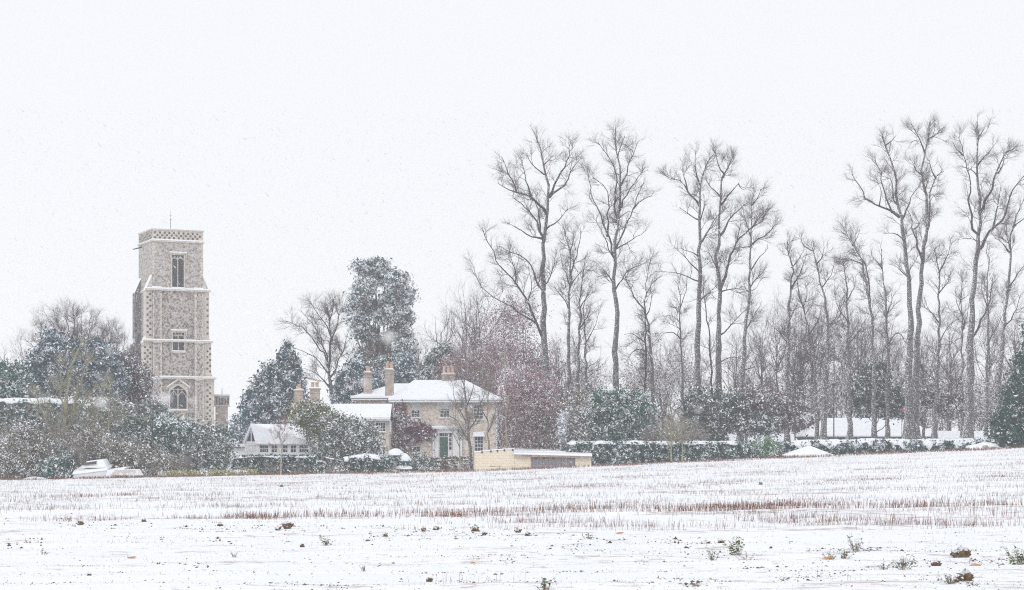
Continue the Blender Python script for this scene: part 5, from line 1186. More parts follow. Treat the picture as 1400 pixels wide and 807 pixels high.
# left mass
evergreen('holly_tree', 'large dark blue-green holly with uneven top at left, below the bare fan', 186,
  [(72, 465, 12, 12), (85, 485, 26, 20), (62, 490, 18, 16), (50, 505, 16, 14), (100, 505, 30, 22), (75, 520, 36, 22), (125, 478, 22, 12), (140, 495, 22, 18), (115, 520, 36, 24), (145, 520, 26, 20), (30, 515, 16, 12)], 16000, 'yew', .24, cat='tree', foot=92, shell=.45)
evergreen('dark_shrub', 'dark green shrub bank at the far left edge under the skyline', 184, [(12, 520, 22, 24), (30, 535, 24, 20), (5, 550, 24, 22), (-25, 530, 28, 30)], 7000, 'laurel', .24, foot=12)
evergreen('purple_shrub', 'greyish purple shrub against the foot of the church tower, left side', 190, [(172, 505, 22, 20), (190, 520, 16, 20), (165, 530, 26, 22), (188, 545, 16, 16)], 5600, 'purplegrey', .22, foot=178)
hedge('hedge', 'clipped hedge with flat snowy top behind the left shrubs', 181, -30, 108, [(-30, 548), (108, 551)], depth=1.6, n=7000, size=.2, snow=.35)
hedge('hedge', 'short higher hedge length with thick snow, right of the mossy tree', 182, 112, 186, [(112, 556), (150, 553), (186, 556)], depth=1.6, n=5000, size=.2, snow=.3, mat='greyleaf')
evergreen('laurel_bush', 'large dark laurel in front of the church tower base', 175,
  [(255, 597, 30, 22.099999999999998), (225, 590, 28, 20.4), (285, 607, 24, 20.4), (200, 602, 26, 22.099999999999998), (245, 614, 40, 23.8), (290, 620, 24, 20.4), (180, 587, 20, 17.0), (212, 624, 34, 20.4), (182, 614, 20, 20.4), (300, 602, 12, 17.0), (270, 637, 36, 11.9)], 20000, 'laurel', .22, foot=245, shell=.4)
evergreen('frosted_bush', 'pale frosted bush at right end of the big laurel', 172, [(285, 600, 16, 20), (298, 620, 16, 22), (285, 632, 16, 14), (268, 618, 14, 16)], 3800, 'greyleaf', .2, foot=290)
evergreen('frosted_bush', 'pale frosted shrub between laurel and dark holly at left', 179, [(205, 560, 20, 12), (150, 560, 26, 12), (125, 575, 18, 14)], 3400, 'greyleaf', .22, foot=165)
for lab, bl, d in (('brown twiggy bank at the lower left corner of the trees', [(15, 24, 575), (45, 24, 570)], 171), ('brown twiggy bank beneath the mossy tree', [(85, 26, 560), (120, 26, 565), (150, 22, 580)], 170.5), ('brown twiggy scrub in front of the big laurel', [(185, 22, 590), (215, 22, 605), (245, 20, 612)], 170.5)):
    thicket('scrub', lab, d, bl, 26, 4.2, cat='scrub', dens=2.0, depth=2.5)
evergreen('brown_shrub', 'brown leafed shrub along the left edge of the field', 169.5, [(10, 620, 26, 30), (45, 628, 26, 24), (80, 625, 20, 26), (30, 600, 20, 22)], 6500, 'brownleaf', .18, foot=30, shell=.3, cr=.4)
evergreen('brown_shrub', 'grey-brown shrub right behind the snowy trailer', 169.5, [(160, 622, 26, 22), (190, 630, 24, 20), (220, 636, 20, 14), (130, 605, 22, 18)], 5200, 'brownleaf', .18, foot=165, shell=.3, cr=.4)
evergreen('green_shrub', 'low dark green shrub left of the snowy trailer', 168.5, [(70, 640, 16, 14), (85, 636, 12, 16)], 1800, 'laurel', .18, foot=76)
# lichen-covered tree, left
traced_tree('mossy_tree', 'yellow-lichened bare tree with forked trunk at left, above the trailer', 172.5, [
  (4.6, 1.6, [(78,655),(80,630),(84,600),(90,575),(92,545),(96,520),(100,495),(108,478)]), (3.4, 1.1, [(86,596),(98,575),(100,555),(106,530),(112,510),(118,492)]),
  (3.0, .9, [(82,610),(70,590),(58,570),(48,545),(40,525)]), (2.0, .6, [(92,560),(82,540),(86,515),(82,495)]), (1.6, .5, [(100,560),(116,545),(130,530),(140,512)]),
  (3.2, 1., [(84,640),(110,610),(124,585),(128,560),(136,540),(140,520)]), (1.6, .5, [(110,610),(140,590),(160,572),(175,566),(195,580),(205,590)]), (1.4, .5, [(96,600),(112,592),(118,575)]), (1.4, .5, [(90,585),(72,565),(66,540)])], twig='moss', bark='moss', limb='moss', dens=1.3, low=.2, L=(1.7, .9, .5), tw=1.5)
traced_tree('mossy_tree', 'smaller yellow-lichened stems beside the forked lichened tree', 172, [(1.8, .6, [(150,640),(146,610),(150,585),(146,560),(152,535),(150,515)]), (1.3, .4, [(147,600),(134,580),(130,560)]), (1.3, .4, [(150,580),(164,560),(168,540)])], twig='moss', bark='moss', limb='moss', dens=.9, low=.2, L=(1.5, .8, .5))

# centre left, before the cottage
hedge('hedge', 'long low dark hedge with rough snowy top in front of the lodge', 169.5, 318, 470, [(318, 627), (350, 624), (400, 625), (440, 624), (470, 630)], depth=1.3, n=8500, size=.17, snow=.10, droop=.05)
thicket('scrub', 'brown twigs leaning over the low hedge below the lodge windows', 168.5, [(340, 22, 630), (375, 24, 624), (410, 22, 632)], 14, 1.5, cat='scrub', dens=1.6, depth=1.2)
evergreen('olive_tree', 'olive-green leafy shrub tree half covering the cottage gable', 175, [(412, 571, 14, 10), (430, 563, 16, 9), (448, 578, 20, 15), (432, 588, 14, 12), (456, 600, 17, 18), (415, 560, 9, 6)], 5200, 'olive', .2, foot=432, shell=.3, cr=.4, cat='tree')
evergreen('willow_bush', 'big grey-green frosted bush in front of the cottage wall', 173, [(470, 590, 24, 20), (490, 600, 24, 24), (455, 618, 26, 22), (500, 620, 20, 18), (480, 630, 34, 16), (444, 628, 16, 16), (506, 600, 9, 14)], 11000, 'greyleaf', .2, foot=475, shell=.35)
hedge('hedge', 'dark rounded hedge with thick snow lid before the cottage door', 170.5, 463, 533, [(463, 632), (480, 628), (500, 625), (533, 627)], depth=1.5, n=5200, size=.17, snow=.30, droop=.15)
hedge('hedge', 'brown beech hedge in front of the house porch', 176, 580, 648, [(580, 630), (610, 628.5), (648, 628)], depth=1.2, n=5200, size=.17, snow=.05, mat='brownleaf', droop=.04)
# layered topiary
tpx = thing('topiary', 'snow-smothered tiered topiary bush left of the house porch', 'topiary', (wx(544, 172), 172, g1(wx(544, 172), 172)))
tb = [(541, 622, 12, 7), (553, 630, 9, 8), (534, 632, 6, 4), (552, 641, 12, 5), (540, 645, 8, 3)]
Q = blob_points([(a, b_ + 4, c * .9, d * .7) for a, b_, c, d in tb], 1100, 172, .7, .5, 8, .14); Q -= np.array(tpx.location); V, Fq = leaves_at(Q, .14); link('foliage', mesh('foliage', V, Fq, M['hedge']), tpx)
MB().bar((0, 0, -.1), (-.1, 0, 1.5), .09, .05).bar((0, 0, .6), (.5, 0, 1.2), .05).build('trunk', M['bark'], tpx)
for a, b_, c, d in tb:
    o = mound('snow_lump', None, a, 0, 172, c * 172 / F * .98, c * 172 / F * .6, d * 172 / F * 1.25, rough=.07, parent=tpx)
    o.location = (wx(a, 172) - tpx.location.x, 0, wz(b_ - 1, 172) - tpx.location.z); del_ = None
evergreen('frosted_shrub', 'small frosted shrub left of the shed, below the purple climber', 174.5, [(565, 637, 13, 10), (575, 630, 10, 10), (582, 640, 12, 8)], 2000, 'greyleaf', .15, foot=570)
evergreen('ground_shrub', 'light stone-coloured bush stub at the field edge below the hedge', 167.5, [(457, 645, 8, 5)], 500, 'brownleaf', .12, foot=457)
# young trees
traced_tree('young_tree', 'slim young tree with pinkish pale trunk before the lodge', 166.5, [(1.5, .5, [(384,652),(384,630),(383,610),(382,590),(383,575)]), (.7, .3, [(383,618),(376,605),(372,592)]), (.7, .3, [(383,612),(391,600),(396,588)]), (.6, .3, [(383,600),(376,588),(374,578)]), (.6, .3, [(383,598),(390,586),(391,576)])], bark='palebark', limb='palebark', twig='twig_red', dens=1.6, low=.4, L=(.9, .5, .3))
traced_tree('young_tree', 'thin pale young tree in front of the white porch', 170, [(1.3, .4, [(629,648),(628,625),(629,600),(626,580),(628,560)]), (.7, .3, [(628,610),(618,590),(608,580)]), (.7, .3, [(628,600),(640,585),(646,572)]), (.6, .3, [(628,590),(620,570),(618,556)])], bark='moss', limb='bark_limb', twig='twig_brown', dens=1.5, low=.4, L=(1.1, .6, .3))
traced_tree('garden_tree', 'bare garden tree crossing the right half of the house front', 173, [(2.8, .6, [(645,645),(644,620),(641,600),(639,575),(637,555),(636,530),(634,505),(636,480)]), (1.6, .5, [(641,602),(625,575),(612,565),(600,562)]), (1.3, .4, [(639,578),(628,560),(620,540),(616,520)]), (1.4, .4, [(640,590),(652,570),(660,545),(668,520)]), (1.2, .4, [(637,556),(646,535),(650,510)]), (1.2, .4, [(642,605),(630,590),(615,588)]), (1.1, .4, [(636,530),(626,510),(624,490)])], dens=1.5, low=.2, L=(1.7, .9, .5), twig='twig_brown')
traced_tree('garden_tree', 'slender lichened tree against the right end of the house', 173.5, [(1.7, .5, [(671,640),(668,610),(666,585),(668,560),(666,530),(668,500)]), (1.0, .4, [(667,590),(676,570),(680,550)]), (1.0, .4, [(667,575),(658,560),(655,540)])], dens=1.4, low=.2, L=(1.4, .8, .4), bark='moss', limb='bark_limb', twig='twig_brown')
traced_tree('garden_tree', 'slender mossy tree rising in front of the purple shrub beside the house', 172.5, [(1.7, .5, [(692,640),(693,600),(692,570),(694,540),(690,500),(692,470)]), (1.0, .4, [(693,580),(704,560),(708,540)]), (1.2, .4, [(722,596),(730,585),(736,572),(738,565)])], dens=1.2, low=.2, L=(1.4, .8, .4), bark='moss', limb='bark_limb', twig='twig_red')
# right: laurel and hedge
evergreen('laurel_bush', 'big dark green laurel block above the hedge, right of the shed', 182, [(815, 560, 22, 22), (845, 562, 26, 24), (875, 562, 22, 22), (830, 585, 34, 20), (870, 588, 28, 18), (800, 590, 14, 18), (850, 548, 20, 12), (822, 548, 16, 10)], 15000, 'laurel', .22, foot=845, shell=.4)
evergreen('laurel_bush', 'lower dark evergreen mass under the twin-stemmed tree', 186, [(955, 560, 20, 30), (978, 570, 22, 32), (1002, 560, 18, 24), (1040, 582, 22, 16), (965, 590, 26, 14)], 5600, 'greyyew', .24, foot=970)
evergreen('purple_shrub', 'grey-purple shrub mass left of the lamp post', 188, [(1055, 560, 24, 24), (1085, 570, 20, 22), (1030, 548, 18, 20), (1020, 575, 24, 22)], 4200, 'purplegrey', .24, foot=1055)
evergreen('dark_yew', 'dark greyish yew between the trunks before the barn roof', 202, [(1190, 530, 22, 24), (1210, 545, 22, 24), (1180, 548, 20, 20), (1200, 512, 14, 16), (1222, 556, 16, 12)], 6500, 'greyyew', .26, foot=1196, cat='tree')
evergreen('brown_shrub', 'bronze shrub half hidden behind the forked pair right side', 203, [(1240, 560, 12, 12), (1268, 540, 16, 14), (1300, 556, 18, 16)], 2400, 'purplegrey', .26, foot=1262)
thicket('dome_shrub', 'domed pale brown twiggy bush behind the hedge near the lichened sapling', 178, [(892, 24, 562), (922, 30, 550), (952, 20, 570)], 34, 4.0, cat='shrub', dens=2.0)
hedge('hedge', 'very long dark hedge with white top running right from the shed', 173.5, 775, 1066, [(775, 606.5), (820, 606), (900, 606.5), (1000, 606.5), (1066, 607)], depth=1.7, n=26000, size=.17, snow=.22, droop=.10)
hedge('hedge', 'snow-smothered low hedge continuing right behind the pyramid canopy', 171.5, 1068, 1362, [(1068, 608), (1120, 605), (1200, 604), (1300, 604.5), (1362, 604)], depth=2.2, n=17000, size=.17, snow=.26, droop=.42)
evergreen('green_shrub', 'brighter green shrub in the hedge left of the pyramid canopy', 171.5, [(1050, 615, 13, 8), (1043, 608, 7, 6)], 1500, 'greenleaf', .16, foot=1050)
evergreen('dark_shrub', 'dark green shrub at the shed corner under the hedge start', 174, [(820, 622, 12, 14), (812, 628, 8, 10)], 1400, 'laurel', .18, foot=818)
traced_tree('young_tree', 'yellow-lichened sapling in front of the long hedge', 170.5, [(1.5, .5, [(918.5,636),(918.5,612),(918,592),(919,572)]), (.8, .3, [(918.5,612),(906,596),(897,585)]), (.8, .3, [(918,606),(930,592),(938,580)]), (.7, .3, [(918,600),(910,584),(906,570)]), (.7, .3, [(918,598),(926,582),(928,568)])], bark='moss', limb='moss', twig='moss', dens=2.0, low=.35, L=(1.0, .6, .35))
traced_tree('young_tree', 'thinner lichened sapling just right of the first one by the hedge', 171, [(1.2, .4, [(933,633),(933,610),(932,590),(934,575)]), (.7, .3, [(933,608),(944,594),(948,584)]), (.6, .3, [(932,600),(926,590),(924,580)])], bark='moss', limb='moss', twig='moss', dens=1.6, low=.35, L=(.9, .5, .3))
# grass along the field margin, left
m_ = 2600; X = wx(rng.uniform(215, 350, m_), 166.3); Yv = 166.3 + rng.random(m_) * .6; z = gz(X, Yv); c = np.stack([X, Yv, z + rng.random(m_) * .45], 1)
V, Fq = leaves_at(c, .16, .8, 1.5); link('yellow_grass', mesh('yellow_grass', V, Fq, M['yellowgrass']), label='tufts of yellow-green grass below the garden fence', cat='grass', kind='stuff')

# ------------------------------------------------------------------ stubble
def stems(X, Y, h, w, lean=.12, base=-.03):
    n_ = len(X); z = surface(X, Y) + base
    a = rng.uniform(0, 2 * math.pi, n_)[:, None] + np.array([0, 2.09, 4.19])[None]
    B = np.stack([X[:, None] + w[:, None] * np.cos(a), Y[:, None] + w[:, None] * np.sin(a), np.repeat(z[:, None], 3, 1)], -1)
    off = np.stack([rng.normal(size=n_) * lean * h, rng.normal(size=n_) * lean * h, h], -1)
    T = B * .5 + B.mean(1, keepdims=True) * .5 + off[:, None, :]
    V = np.concatenate([B, T], 1).reshape(-1, 3); o = np.arange(n_)[:, None] * 6
    Fq = np.concatenate([o + np.array([[0, 1, 4, 3]]), o + np.array([[1, 2, 5, 4]]), o + np.array([[2, 0, 3, 5]])])
    return V, Fq
def patchy(X, Y, s=1.0):
    return .5 + .25 * np.sin(X * .9 * s + 2 * np.sin(Y * .23)) + .25 * np.sin(X * 2.7 * s + Y * 1.1 + 1.3) * np.sin(X * .37 * s + 2)
def rowband(px0, px1, D0, D1, n_, hmin, hmax, w=.006, mat=None, thr=.0, skew=0.0, power=1.0):
    D = D0 + (D1 - D0) * rng.random(n_) ; px = rng.uniform(px0, px1, n_); X = wx(px, D); Y = D + skew * X
    keep = rng.random(n_) < np.clip((px - px0) / 90, 0, 1) * np.clip((px1 - px) / 90, 0, 1)
    keep &= rng.random(n_) < np.clip((patchy(X, Y) - thr) / (1 - thr), 0, 1) ** power
    strip = (D1 - D0 < 12) | (np.sin(Y * 0.62 + .6 * np.sin(X * .06)) + .55 * np.sin(Y * 1.57 + 1) + .5 * rng.normal(size=n_) > .1); keep &= strip
    X, Y = X[keep], Y[keep]; h_ = rng.uniform(hmin, hmax, len(X)); return X, Y, h_, np.full(len(X), w)
brown = [rowband(-160, 1640, 161.5, 165.5, 17000, .12, .28, .014),                    # field margin
         rowband(400, 720, 61, 65.5, 1700, .14, .30, .0065, power=.8), rowband(250, 470, 61, 64.5, 900, .12, .26, .0065, thr=.1), rowband(20, 420, 60.5, 63.5, 1300, .09, .2, .006, thr=.1),
         rowband(690, 1300, 63.5, 68, 3400, .14, .28, .0065, power=.8), rowband(900, 1460, 64, 67, 1500, .14, .3, .0065, thr=.2),
         rowband(-60, 330, 86, 98, 3000, .12, .24, .007, thr=.25), rowband(600, 1460, 119, 121.5, 4200, .06, .12, .008, thr=.1), rowband(600, 1460, 98, 100, 3800, .07, .13, .008, thr=.1),
         rowband(150, 900, 118, 121, 2400, .07, .13, .008, thr=.1), rowband(950, 1460, 51.5, 58, 2600, .12, .26, .0052, thr=.3), rowband(560, 900, 55.5, 58, 900, .1, .22, .0052, thr=.3), rowband(1240, 1460, 50, 53, 500, .14, .24, .0055, thr=.3),
         rowband(250, 1100, 140, 150, 3600, .08, .16, .009, thr=.2), rowband(-160, 1640, 68, 160, 26000, .08, .2, .007, thr=.3), rowband(500, 1460, 50, 64, 2600, .08, .24, .005, thr=.2)]
pale = [rowband(-160, 1640, 68, 162, 78000, .08, .22, .0065, thr=.0), rowband(-160, 1640, 72, 112, 9000, .08, .2, .006, thr=.2), rowband(600, 1460, 50, 66, 8500, .08, .24, .0048, thr=.2), rowband(60, 620, 57, 64, 1300, .05, .13, .0045, thr=.35),
        rowband(20, 240, 46, 48.5, 260, .05, .13, .0042, thr=.5), rowband(470, 680, 42.5, 45, 160, .04, .1, .0042, thr=.5), rowband(1000, 1420, 46, 48, 420, .05, .12, .0042, thr=.4), rowband(250, 820, 30.5, 32.2, 130, .08, .22, .0032, thr=.5), rowband(1080, 1200, 30.8, 32, 60, .06, .18, .003), rowband(-160, 1640, 29.5, 41, 5200, .015, .06, .0035, thr=.1), rowband(-160, 1640, 40, 58, 9000, .02, .08, .0042, thr=.1)]
def comb(L_): return [np.concatenate([a[i] for a in L_]) for i in range(4)]
V, Fq = stems(*comb(brown)); link('stubble', mesh('stubble', V, Fq, M['stem']), label='rows of red-brown stubble stalks poking through the snow', cat='stubble', kind='stuff')
V, Fq = stems(*comb(pale)); link('stubble', mesh('stubble', V, Fq, M['greystem']), label='scattered pale grey-brown stubble over the whole field', cat='stubble', kind='stuff')

# ------------------------------------------------------------------ soil crumbs, clods, weeds
def crumbs(px, py, size, flat=.5):
    """small angular lumps at photo positions"""
    V, Fs, o = [], [], 0
    base_ = np.array([[1, 0, 0], [0, 1, 0], [-1, 0, 0], [0, -1, 0], [0, 0, 1], [0, 0, -.6]], float); tri_ = np.array([[0,1,4],[1,2,4],[2,3,4],[3,0,4],[1,0,5],[2,1,5],[3,2,5],[0,3,5]])
    for a, b_, s in zip(px, py, size):
        x, y = gp(a, b_); z = float(surface(x, y)); s *= 1.4
        p = base_ * rng.uniform(.5, 1.3, (6, 1)) * s * np.array([rng.uniform(.5, 1.9), rng.uniform(.4, 1.2), flat * rng.uniform(.5, 2.6)]); th = rng.uniform(0, 6.28); c, s_ = math.cos(th), math.sin(th)
        p = p @ np.array([[c, s_, 0], [-s_, c, 0], [0, 0, 1]]) + np.array([x, y, z + s * flat * .25]); V.append(p); Fs.append(tri_ + o); o += 6
    return np.concatenate(V), np.concatenate(Fs)
pxs, pys, sz = [], [], []
def streak(x0, y0, x1, y1, n_, j=2.5, s=(.010, .03)):
    if y0 < 745: s = (.018, .042)
    for _ in range(n_):
        t = rng.random(); cx_, cy_, s_ = x0 + (x1 - x0) * t + rng.normal() * 3, y0 + (y1 - y0) * t + rng.normal() * j, rng.uniform(*s) * (.35 + rng.random() ** 3 * .9)
        for _ in range(rng.integers(2, 6)): pxs.append(cx_ + rng.normal() * 3.2); pys.append(cy_ + rng.normal() * 1.0); sz.append(s_ * rng.uniform(.4, 1))
for a in ((0,712,110,712,26), (0,742,60,744,40), (60,717,260,722,45), (150,735,330,742,40), (230,722,420,728,70), (300,718,480,724,45), (480,722,700,728,80), (480,735,640,738,50), (560,732,700,736,40), (700,734,860,740,55), (700,746,830,752,60), (780,750,960,756,60),
          (900,745,1010,752,50), (860,738,1100,744,40), (1100,752,1220,748,60), (1140,752,1400,756,90), (1060,792,1200,780,120), (1000,778,1130,772,40), (1180,780,1240,772,40), (1230,776,1400,766,80), (1320,768,1400,770,70), (1290,795,1340,803,60), (700,778,820,784,50), (700,796,760,800,30), (840,798,960,804,50), (880,770,1080,762,50),
          (60,765,200,790,22), (200,770,420,790,30), (420,770,560,772,24), (540,786,680,792,60), (360,800,520,806,40), (560,760,700,764,36), (1100,663,1380,650,40), (700,659,1060,659,34), (370,665,500,666,12), (160,664,330,666,20), (1250,790,1330,800,40), (0,800,120,800,30), (620,765,760,770,30), (900,790,1000,797,50)):
    streak(*a)
for _ in range(4200): pxs.append(rng.uniform(0, 1400)); pys.append(742 + 65 * rng.random()); sz.append(.003 + .010 * rng.random() ** 3)
for _ in range(500): pxs.append(rng.uniform(0, 1400)); pys.append(715 + 30 * rng.random()); sz.append(.006 + .014 * rng.random() ** 2)
V, Fq = crumbs(pxs, pys, sz, .45); link('soil_crumbs', mesh('soil_crumbs', V, Fq, M['soil2']), label='scattered soil crumbs and leaf bits on the near snow', cat='soil', kind='stuff')

def clod(px, py, r, label, orange=False, name='clod', leafy=5):
    x, y = gp(px, py); z = float(surface(x, y)); t = thing(name, label, 'clod', (x, y, z))
    nu, nv = 14, 8; V = []
    ph = rng.random(4) * 6
    for i in range(nv + 1):
        e = -math.pi / 2 + math.pi * i / nv
        for j in range(nu):
            a = 2 * math.pi * j / nu
            q = 1 + .22 * math.sin(2 * a + ph[0] + i) + .16 * math.sin(3 * e * 2 + ph[1] + 2 * a) + .12 * rng.normal()
            V.append((r * .85 * math.cos(a) * math.cos(e) * q, r * .8 * math.sin(a) * math.cos(e) * q, r * .78 * math.sin(e) * q + r * .42))
    I = np.arange((nv + 1) * nu).reshape(nv + 1, nu); J = np.roll(I, -1, 1)
    link('lump', mesh('lump', np.array(V), np.stack([I[:-1], J[:-1], J[1:], I[1:]], -1).reshape(-1, 4), M['soil']), t)
    for k in range(leafy):
        a = rng.uniform(0, 6.28); rr_ = r * rng.uniform(.5, 1.0); c = Vector((math.cos(a) * rr_, math.sin(a) * rr_ * .6 - r * .3, r * rng.uniform(.3, 1.0))); L_ = r * rng.uniform(.35, .6)
        d = Vector((math.cos(a), math.sin(a) * .5, rng.uniform(-.2, .7))).normalized(); s = d.cross(Vector((0, .3, 1))).normalized()
        pts = [c - d * L_, c - d * L_ * .2 + s * L_ * .45, c + d * L_ * .6 + s * L_ * .3 + Vector((0, 0, .1 * L_)), c + d * L_, c + d * L_ * .4 - s * L_ * .4, c - d * L_ * .3 - s * L_ * .35]
        MB().hexa(pts, [p + Vector((0, 0, .006)) for p in pts]).build('dead_leaf', M['orange' if orange and k < 2 else 'soil'], t)
    return t
for a in ((110, 718.5, .13, 'brown clod in the snow below the stubble, at left'), (393, 724, .15, 'widest dark leafy clod right of centre-left, beside the pair of beet tops', 1), (380, 727, .10, 'small brown clod just left of the widest leafy clod', 1), (394, 732, .09, 'clod nearest the camera in the small left-centre group'),
          (301, 722, .11, 'upright dark clod standing in the left stubble gap'), (299, 729, .08, 'little clod just below the upright dark one'), (197, 714, .10, 'low dark clod in the stubble row at left'), (579, 727, .10, 'left one of the two dark clods below the centre stubble'), (596, 725, .12, 'right one of the two dark clods below the centre stubble'),
          (650, 727, .13, 'crumbling brown clod with trailing bits under the centre stubble', 1), (662, 733, .08, 'small clod trailing right of the crumbling one'), (527, 736, .08, 'small isolated clod left of centre'), (708, 731, .12, 'rounded brown clod left of a smaller twin, centre'), (721, 734, .09, 'smaller rounded twin of the centre clod'),
          (965, 746, .12, 'golden brown clod left of the green weed', 1), (986, 747, .08, 'flat brown clod between golden clod and green weed', 1), (1314, 760, .19, 'largest golden brown clod with orange tip, lower right', 1), (1280, 772, .11, 'dark clod to the left below the largest golden one'), (587, 796, .07, 'small near clod at bottom centre'), (122, 789, .045, 'tiny dark lone clod at lower left'),
          (413, 748, .07, 'small dark clod below the little green weed'), (1040, 663, .13, 'distant clod on the far field right of centre'), (472, 666, .13, 'distant dark clod on the far field left of centre'), (385, 666, .14, 'leftmost distant clod on the far field'), (1320, 796, .13, 'dark leafy clod at the lower right bottom', 1)):
    clod(a[0], a[1], a[2] * (.95 if len(a) > 4 else .78), a[3], len(a) > 4)
def leafbit(px, py, L_, label):
    x, y = gp(px, py); z = float(surface(x, y)) + .012
    c = [(-L_, 0, .004), (-L_ * .4, L_ * .5, .012), (L_ * .5, L_ * .42, .02), (L_, .05 * L_, .012), (L_ * .45, -L_ * .5, .004), (-L_ * .5, -L_ * .4, 0)]
    o = MB().hexa(c, [(a, b_, q + .012) for a, b_, q in c]).build('orange_leaf', M['orange'], None, label=label); o.location = (x, y, z); o['category'] = 'leaf'
for a in ((180, 764.5, .09, 'orange leaf lying alone on bare snow at lower left'), (1132, 771, .11, 'orange leaf on the snow left of the frosty weed group'), (847, 731, .10, 'orange leaf below the stubble right of centre'), (646, 767, .05, 'little orange leaf on the snow at lower centre'), (393, 741, .06, 'pale orange leaf under the left clod group'), (267, 689, .10, 'orange speck of a leaf far up in the left stubble'), (1333, 772, .10, 'pale tan leaf beside the right-hand crumbs')):
    leafbit(*a)
def weed(px, py, h_, n_, mat, label, spread=1.0):
    h_ *= 1.3; n_ = int(n_ * 1.4)
    x, y = gp(px, py); z = float(surface(x, y)); t = thing('weed', label, 'weed', (x, y, z)); S = MB(); leafs = []
    for k in range(n_):
        a = rng.uniform(0, 6.28); r_ = h_ * spread * rng.uniform(.1, .9); tip = Vector((math.cos(a) * r_, math.sin(a) * r_ * .6, h_ * rng.uniform(.4, 1))); b0 = Vector((math.cos(a) * r_ * .2, math.sin(a) * r_ * .2, -.03))
        S.bar(b0, tip, .004, .0025, 4)
        for m2 in range(4):
            f_ = .35 + .22 * m2; p = b0.lerp(tip, min(1, f_)); d = Vector((rng.normal(), rng.normal() * .7, rng.normal() * .5)).normalized(); s = d.cross(Vector((rng.normal() * .3, .2, 1))).normalized(); L_ = h_ * rng.uniform(.14, .28)
            pts = [p, p + d * L_ * .4 + s * L_ * .3, p + d * L_ * .8 + s * L_ * .22, p + d * L_ * 1.05, p + d * L_ * .8 - s * L_ * .22, p + d * L_ * .4 - s * L_ * .3]; leafs.append(pts)
    S.build('stems', M['stem'], t, kind='stuff'); q = MB()
    for pts in leafs: q.hexa(pts, [p + Vector((0, -.001, .004)) for p in pts])
    q.build('leaves', M[mat], t, kind='stuff'); return t
for a in ((446, 746, .19, 9, 'weed', 'small bright green weed left of centre on the bare snow'), (392, 721, .12, 5, 'weed', 'tiny green sprig behind the left clod group'), (1008, 762, .24, 14, 'weed', 'tall two-branched green weed at right of centre'), (975, 770, .18, 9, 'weedgrey', 'frosted low weed left of the tall green one'), (1020, 768, .15, 7, 'weedgrey', 'frosted spray at the right foot of the tall green weed', 1.4),
          (1170, 756, .22, 12, 'weedgrey', 'frosted weed tuft at the top of the right weed group'), (1155, 762, .15, 9, 'weed', 'green sprig in the middle of the right weed group'), (1136, 765, .14, 8, 'weed', 'low green weed at left of the right weed group'), (1235, 783, .2, 13, 'weedgrey', 'frosted arching weed leaning right, lower right', 1.4), (1208, 780, .14, 8, 'weedgrey', 'thin frosted weed left of the arching one'),
          (1393, 772, .26, 14, 'weed', 'green weed cut by the right picture edge'), (746, 806, .17, 10, 'weed', 'yellow-green weed at the bottom edge just right of centre'), (806, 740, .15, 9, 'weedgrey', 'grey-green weed below the centre-right stubble'), (60, 762, .12, 7, 'weedgrey', 'faint frosted weed far left in the bare snow'), (1300, 800, .14, 9, 'weedgrey', 'frosted weed by the bottom right clod', 1.5), (320, 764, .08, 6, 'weedgrey', 'very small frosted weed on the left snow'), (498, 783, .08, 6, 'weedgrey', 'very small frosted weed at lower centre left')):
    weed(*a)

# ------------------------------------------------------------------ falling snow: wind-lengthened flakes as real little bodies
n_ = 54000
D = (12 ** 3 + (165 ** 3 - 12 ** 3) * rng.random(n_)) ** (1 / 3.)
D = np.where(rng.random(n_) < .5, rng.uniform(14, 150, n_), D)
px = rng.uniform(-140, 1540, n_); py = rng.uniform(150, 860, n_)
# fill the air evenly: the sheet of falling flakes reaches well past the frame on every side
C = np.stack([(px - 700) / F * D, D, CZ + (HY - py) / F * D], 1)
C = C[C[:, 2] > gz(C[:, 0], C[:, 1]) + .15]; n_ = len(C)
ang = np.radians(rng.normal(38, 13, n_)); yaw = rng.normal(0, .5, n_)
d = np.stack([np.cos(ang) * np.cos(yaw), np.cos(ang) * np.sin(yaw), -np.sin(ang)], 1)
a = norm(np.cross(d, rng.normal(size=(n_, 3)))); b3 = np.cross(d, a)
dist = C[:, 1]
Lf = (.012 + .034 * rng.random(n_) ** 1.8) * (.5 + dist / 100); Wf = (.0026 + .0070 * rng.random(n_) ** 3) * (.5 + dist / 100)
c3 = [C - d * Lf[:, None], C + d * Lf[:, None]] + [C + (a * math.cos(t) + b3 * math.sin(t)) * Wf[:, None] for t in (0, 2.09, 4.19)]
V = np.stack(c3, 1).reshape(-1, 3); o = np.arange(n_)[:, None] * 5
Fq = np.concatenate([o + np.array([t]) for t in ((0,3,2),(0,4,3),(0,2,4),(1,2,3),(1,3,4),(1,4,2))])
M['flake'] = bpy.data.materials.new('flake'); M['flake'].use_nodes = True; _n = M['flake'].node_tree; _n.nodes.clear()
_a = N(_n, 'ShaderNodeBsdfDiffuse'); _t = N(_n, 'ShaderNodeBsdfTranslucent'); _x = N(_n, 'ShaderNodeMixShader'); _o = N(_n, 'ShaderNodeOutputMaterial')
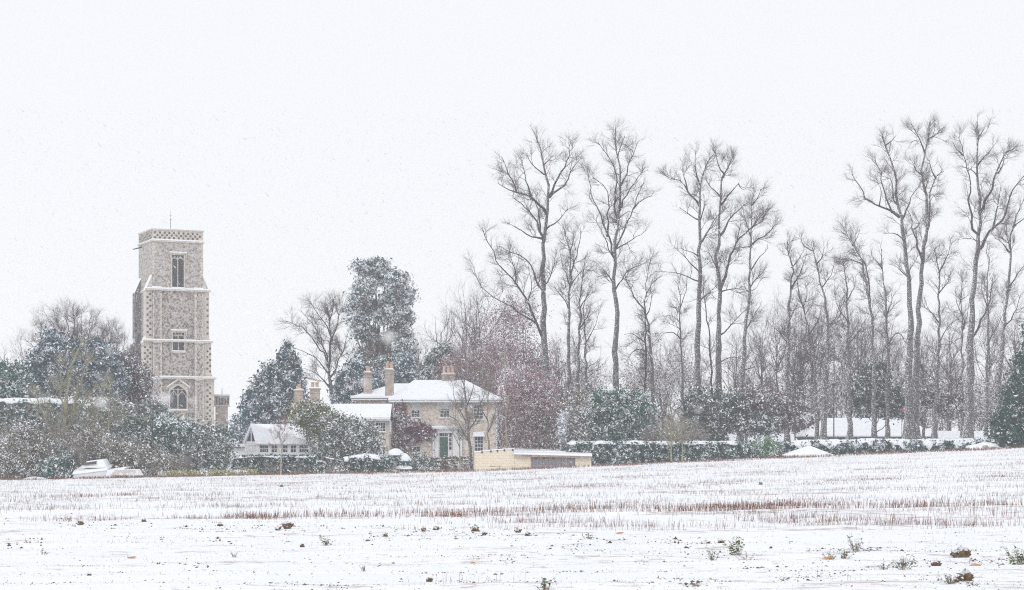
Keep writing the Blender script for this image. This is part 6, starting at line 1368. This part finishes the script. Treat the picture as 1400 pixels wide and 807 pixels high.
for q_ in (_a, _t): q_.inputs['Color'].default_value = (.985, .985, .99, 1)
_n.links.new(_a.outputs[0], _x.inputs[1]); _n.links.new(_t.outputs[0], _x.inputs[2]); _n.links.new(_x.outputs[0], _o.inputs['Surface'])
link('falling_snow', mesh('falling_snow', V, Fq, M['flake'], smooth=True), label='driving snowflakes filling the air in front of the trees and church', cat='snowfall', kind='stuff')
# a few big flakes close to the lens
big = [(532, 461, 1.7, .0042), (227, 302, 2.0, .0022), (497, 523, 2.3, .0030), (226, 545, 2.0, .0042), (150, 480, 2.6, .0022), (880, 405, 2.6, .0022), (1145, 412, 2.8, .0022), (140, 552, 1.9, .0035), (265, 548, 2.4, .0026), (955, 560, 2.4, .0022)]
V, Fs, o = [], [], 0
for a_, b_, D_, s in big:
    c = np.array([wx(a_, D_), D_, wz(b_, D_)])
    nu, nv = 8, 5; P = []
    for i in range(nv + 1):
        e = -math.pi / 2 + math.pi * i / nv
        for j in range(nu):
            t = 2 * math.pi * j / nu; q = 1 + .2 * rng.normal(); P.append(c + s * q * np.array([1.3 * math.cos(t) * math.cos(e), math.sin(t) * math.cos(e), .8 * math.sin(e)]))
    I = np.arange((nv + 1) * nu).reshape(nv + 1, nu) + o; J = np.roll(I, -1, 1); V += P; Fs.append(np.stack([I[:-1], J[:-1], J[1:], I[1:]], -1).reshape(-1, 4)); o += len(P)
link('near_flakes', mesh('near_flakes', np.array(V), np.concatenate(Fs), M['flake'], smooth=True), label='a few fluffy snowflakes drifting close to the viewer', cat='snowfall', kind='stuff')

# ------------------------------------------------------------------ air thick with fine snow
m = bpy.data.materials.new('haze'); m.use_nodes = True; n = m.node_tree; n.nodes.clear()
pv = n.nodes.new('ShaderNodeVolumePrincipled'); pv.inputs['Color'].default_value = (.97, .975, .985, 1); pv.inputs['Density'].default_value = HAZE
ou = n.nodes.new('ShaderNodeOutputMaterial'); n.links.new(pv.outputs[0], ou.inputs['Volume'])
hb = MB().box(-1600, 1600, -320, 1600, -9, 41).build('haze', m); hb['kind'] = 'stuff'
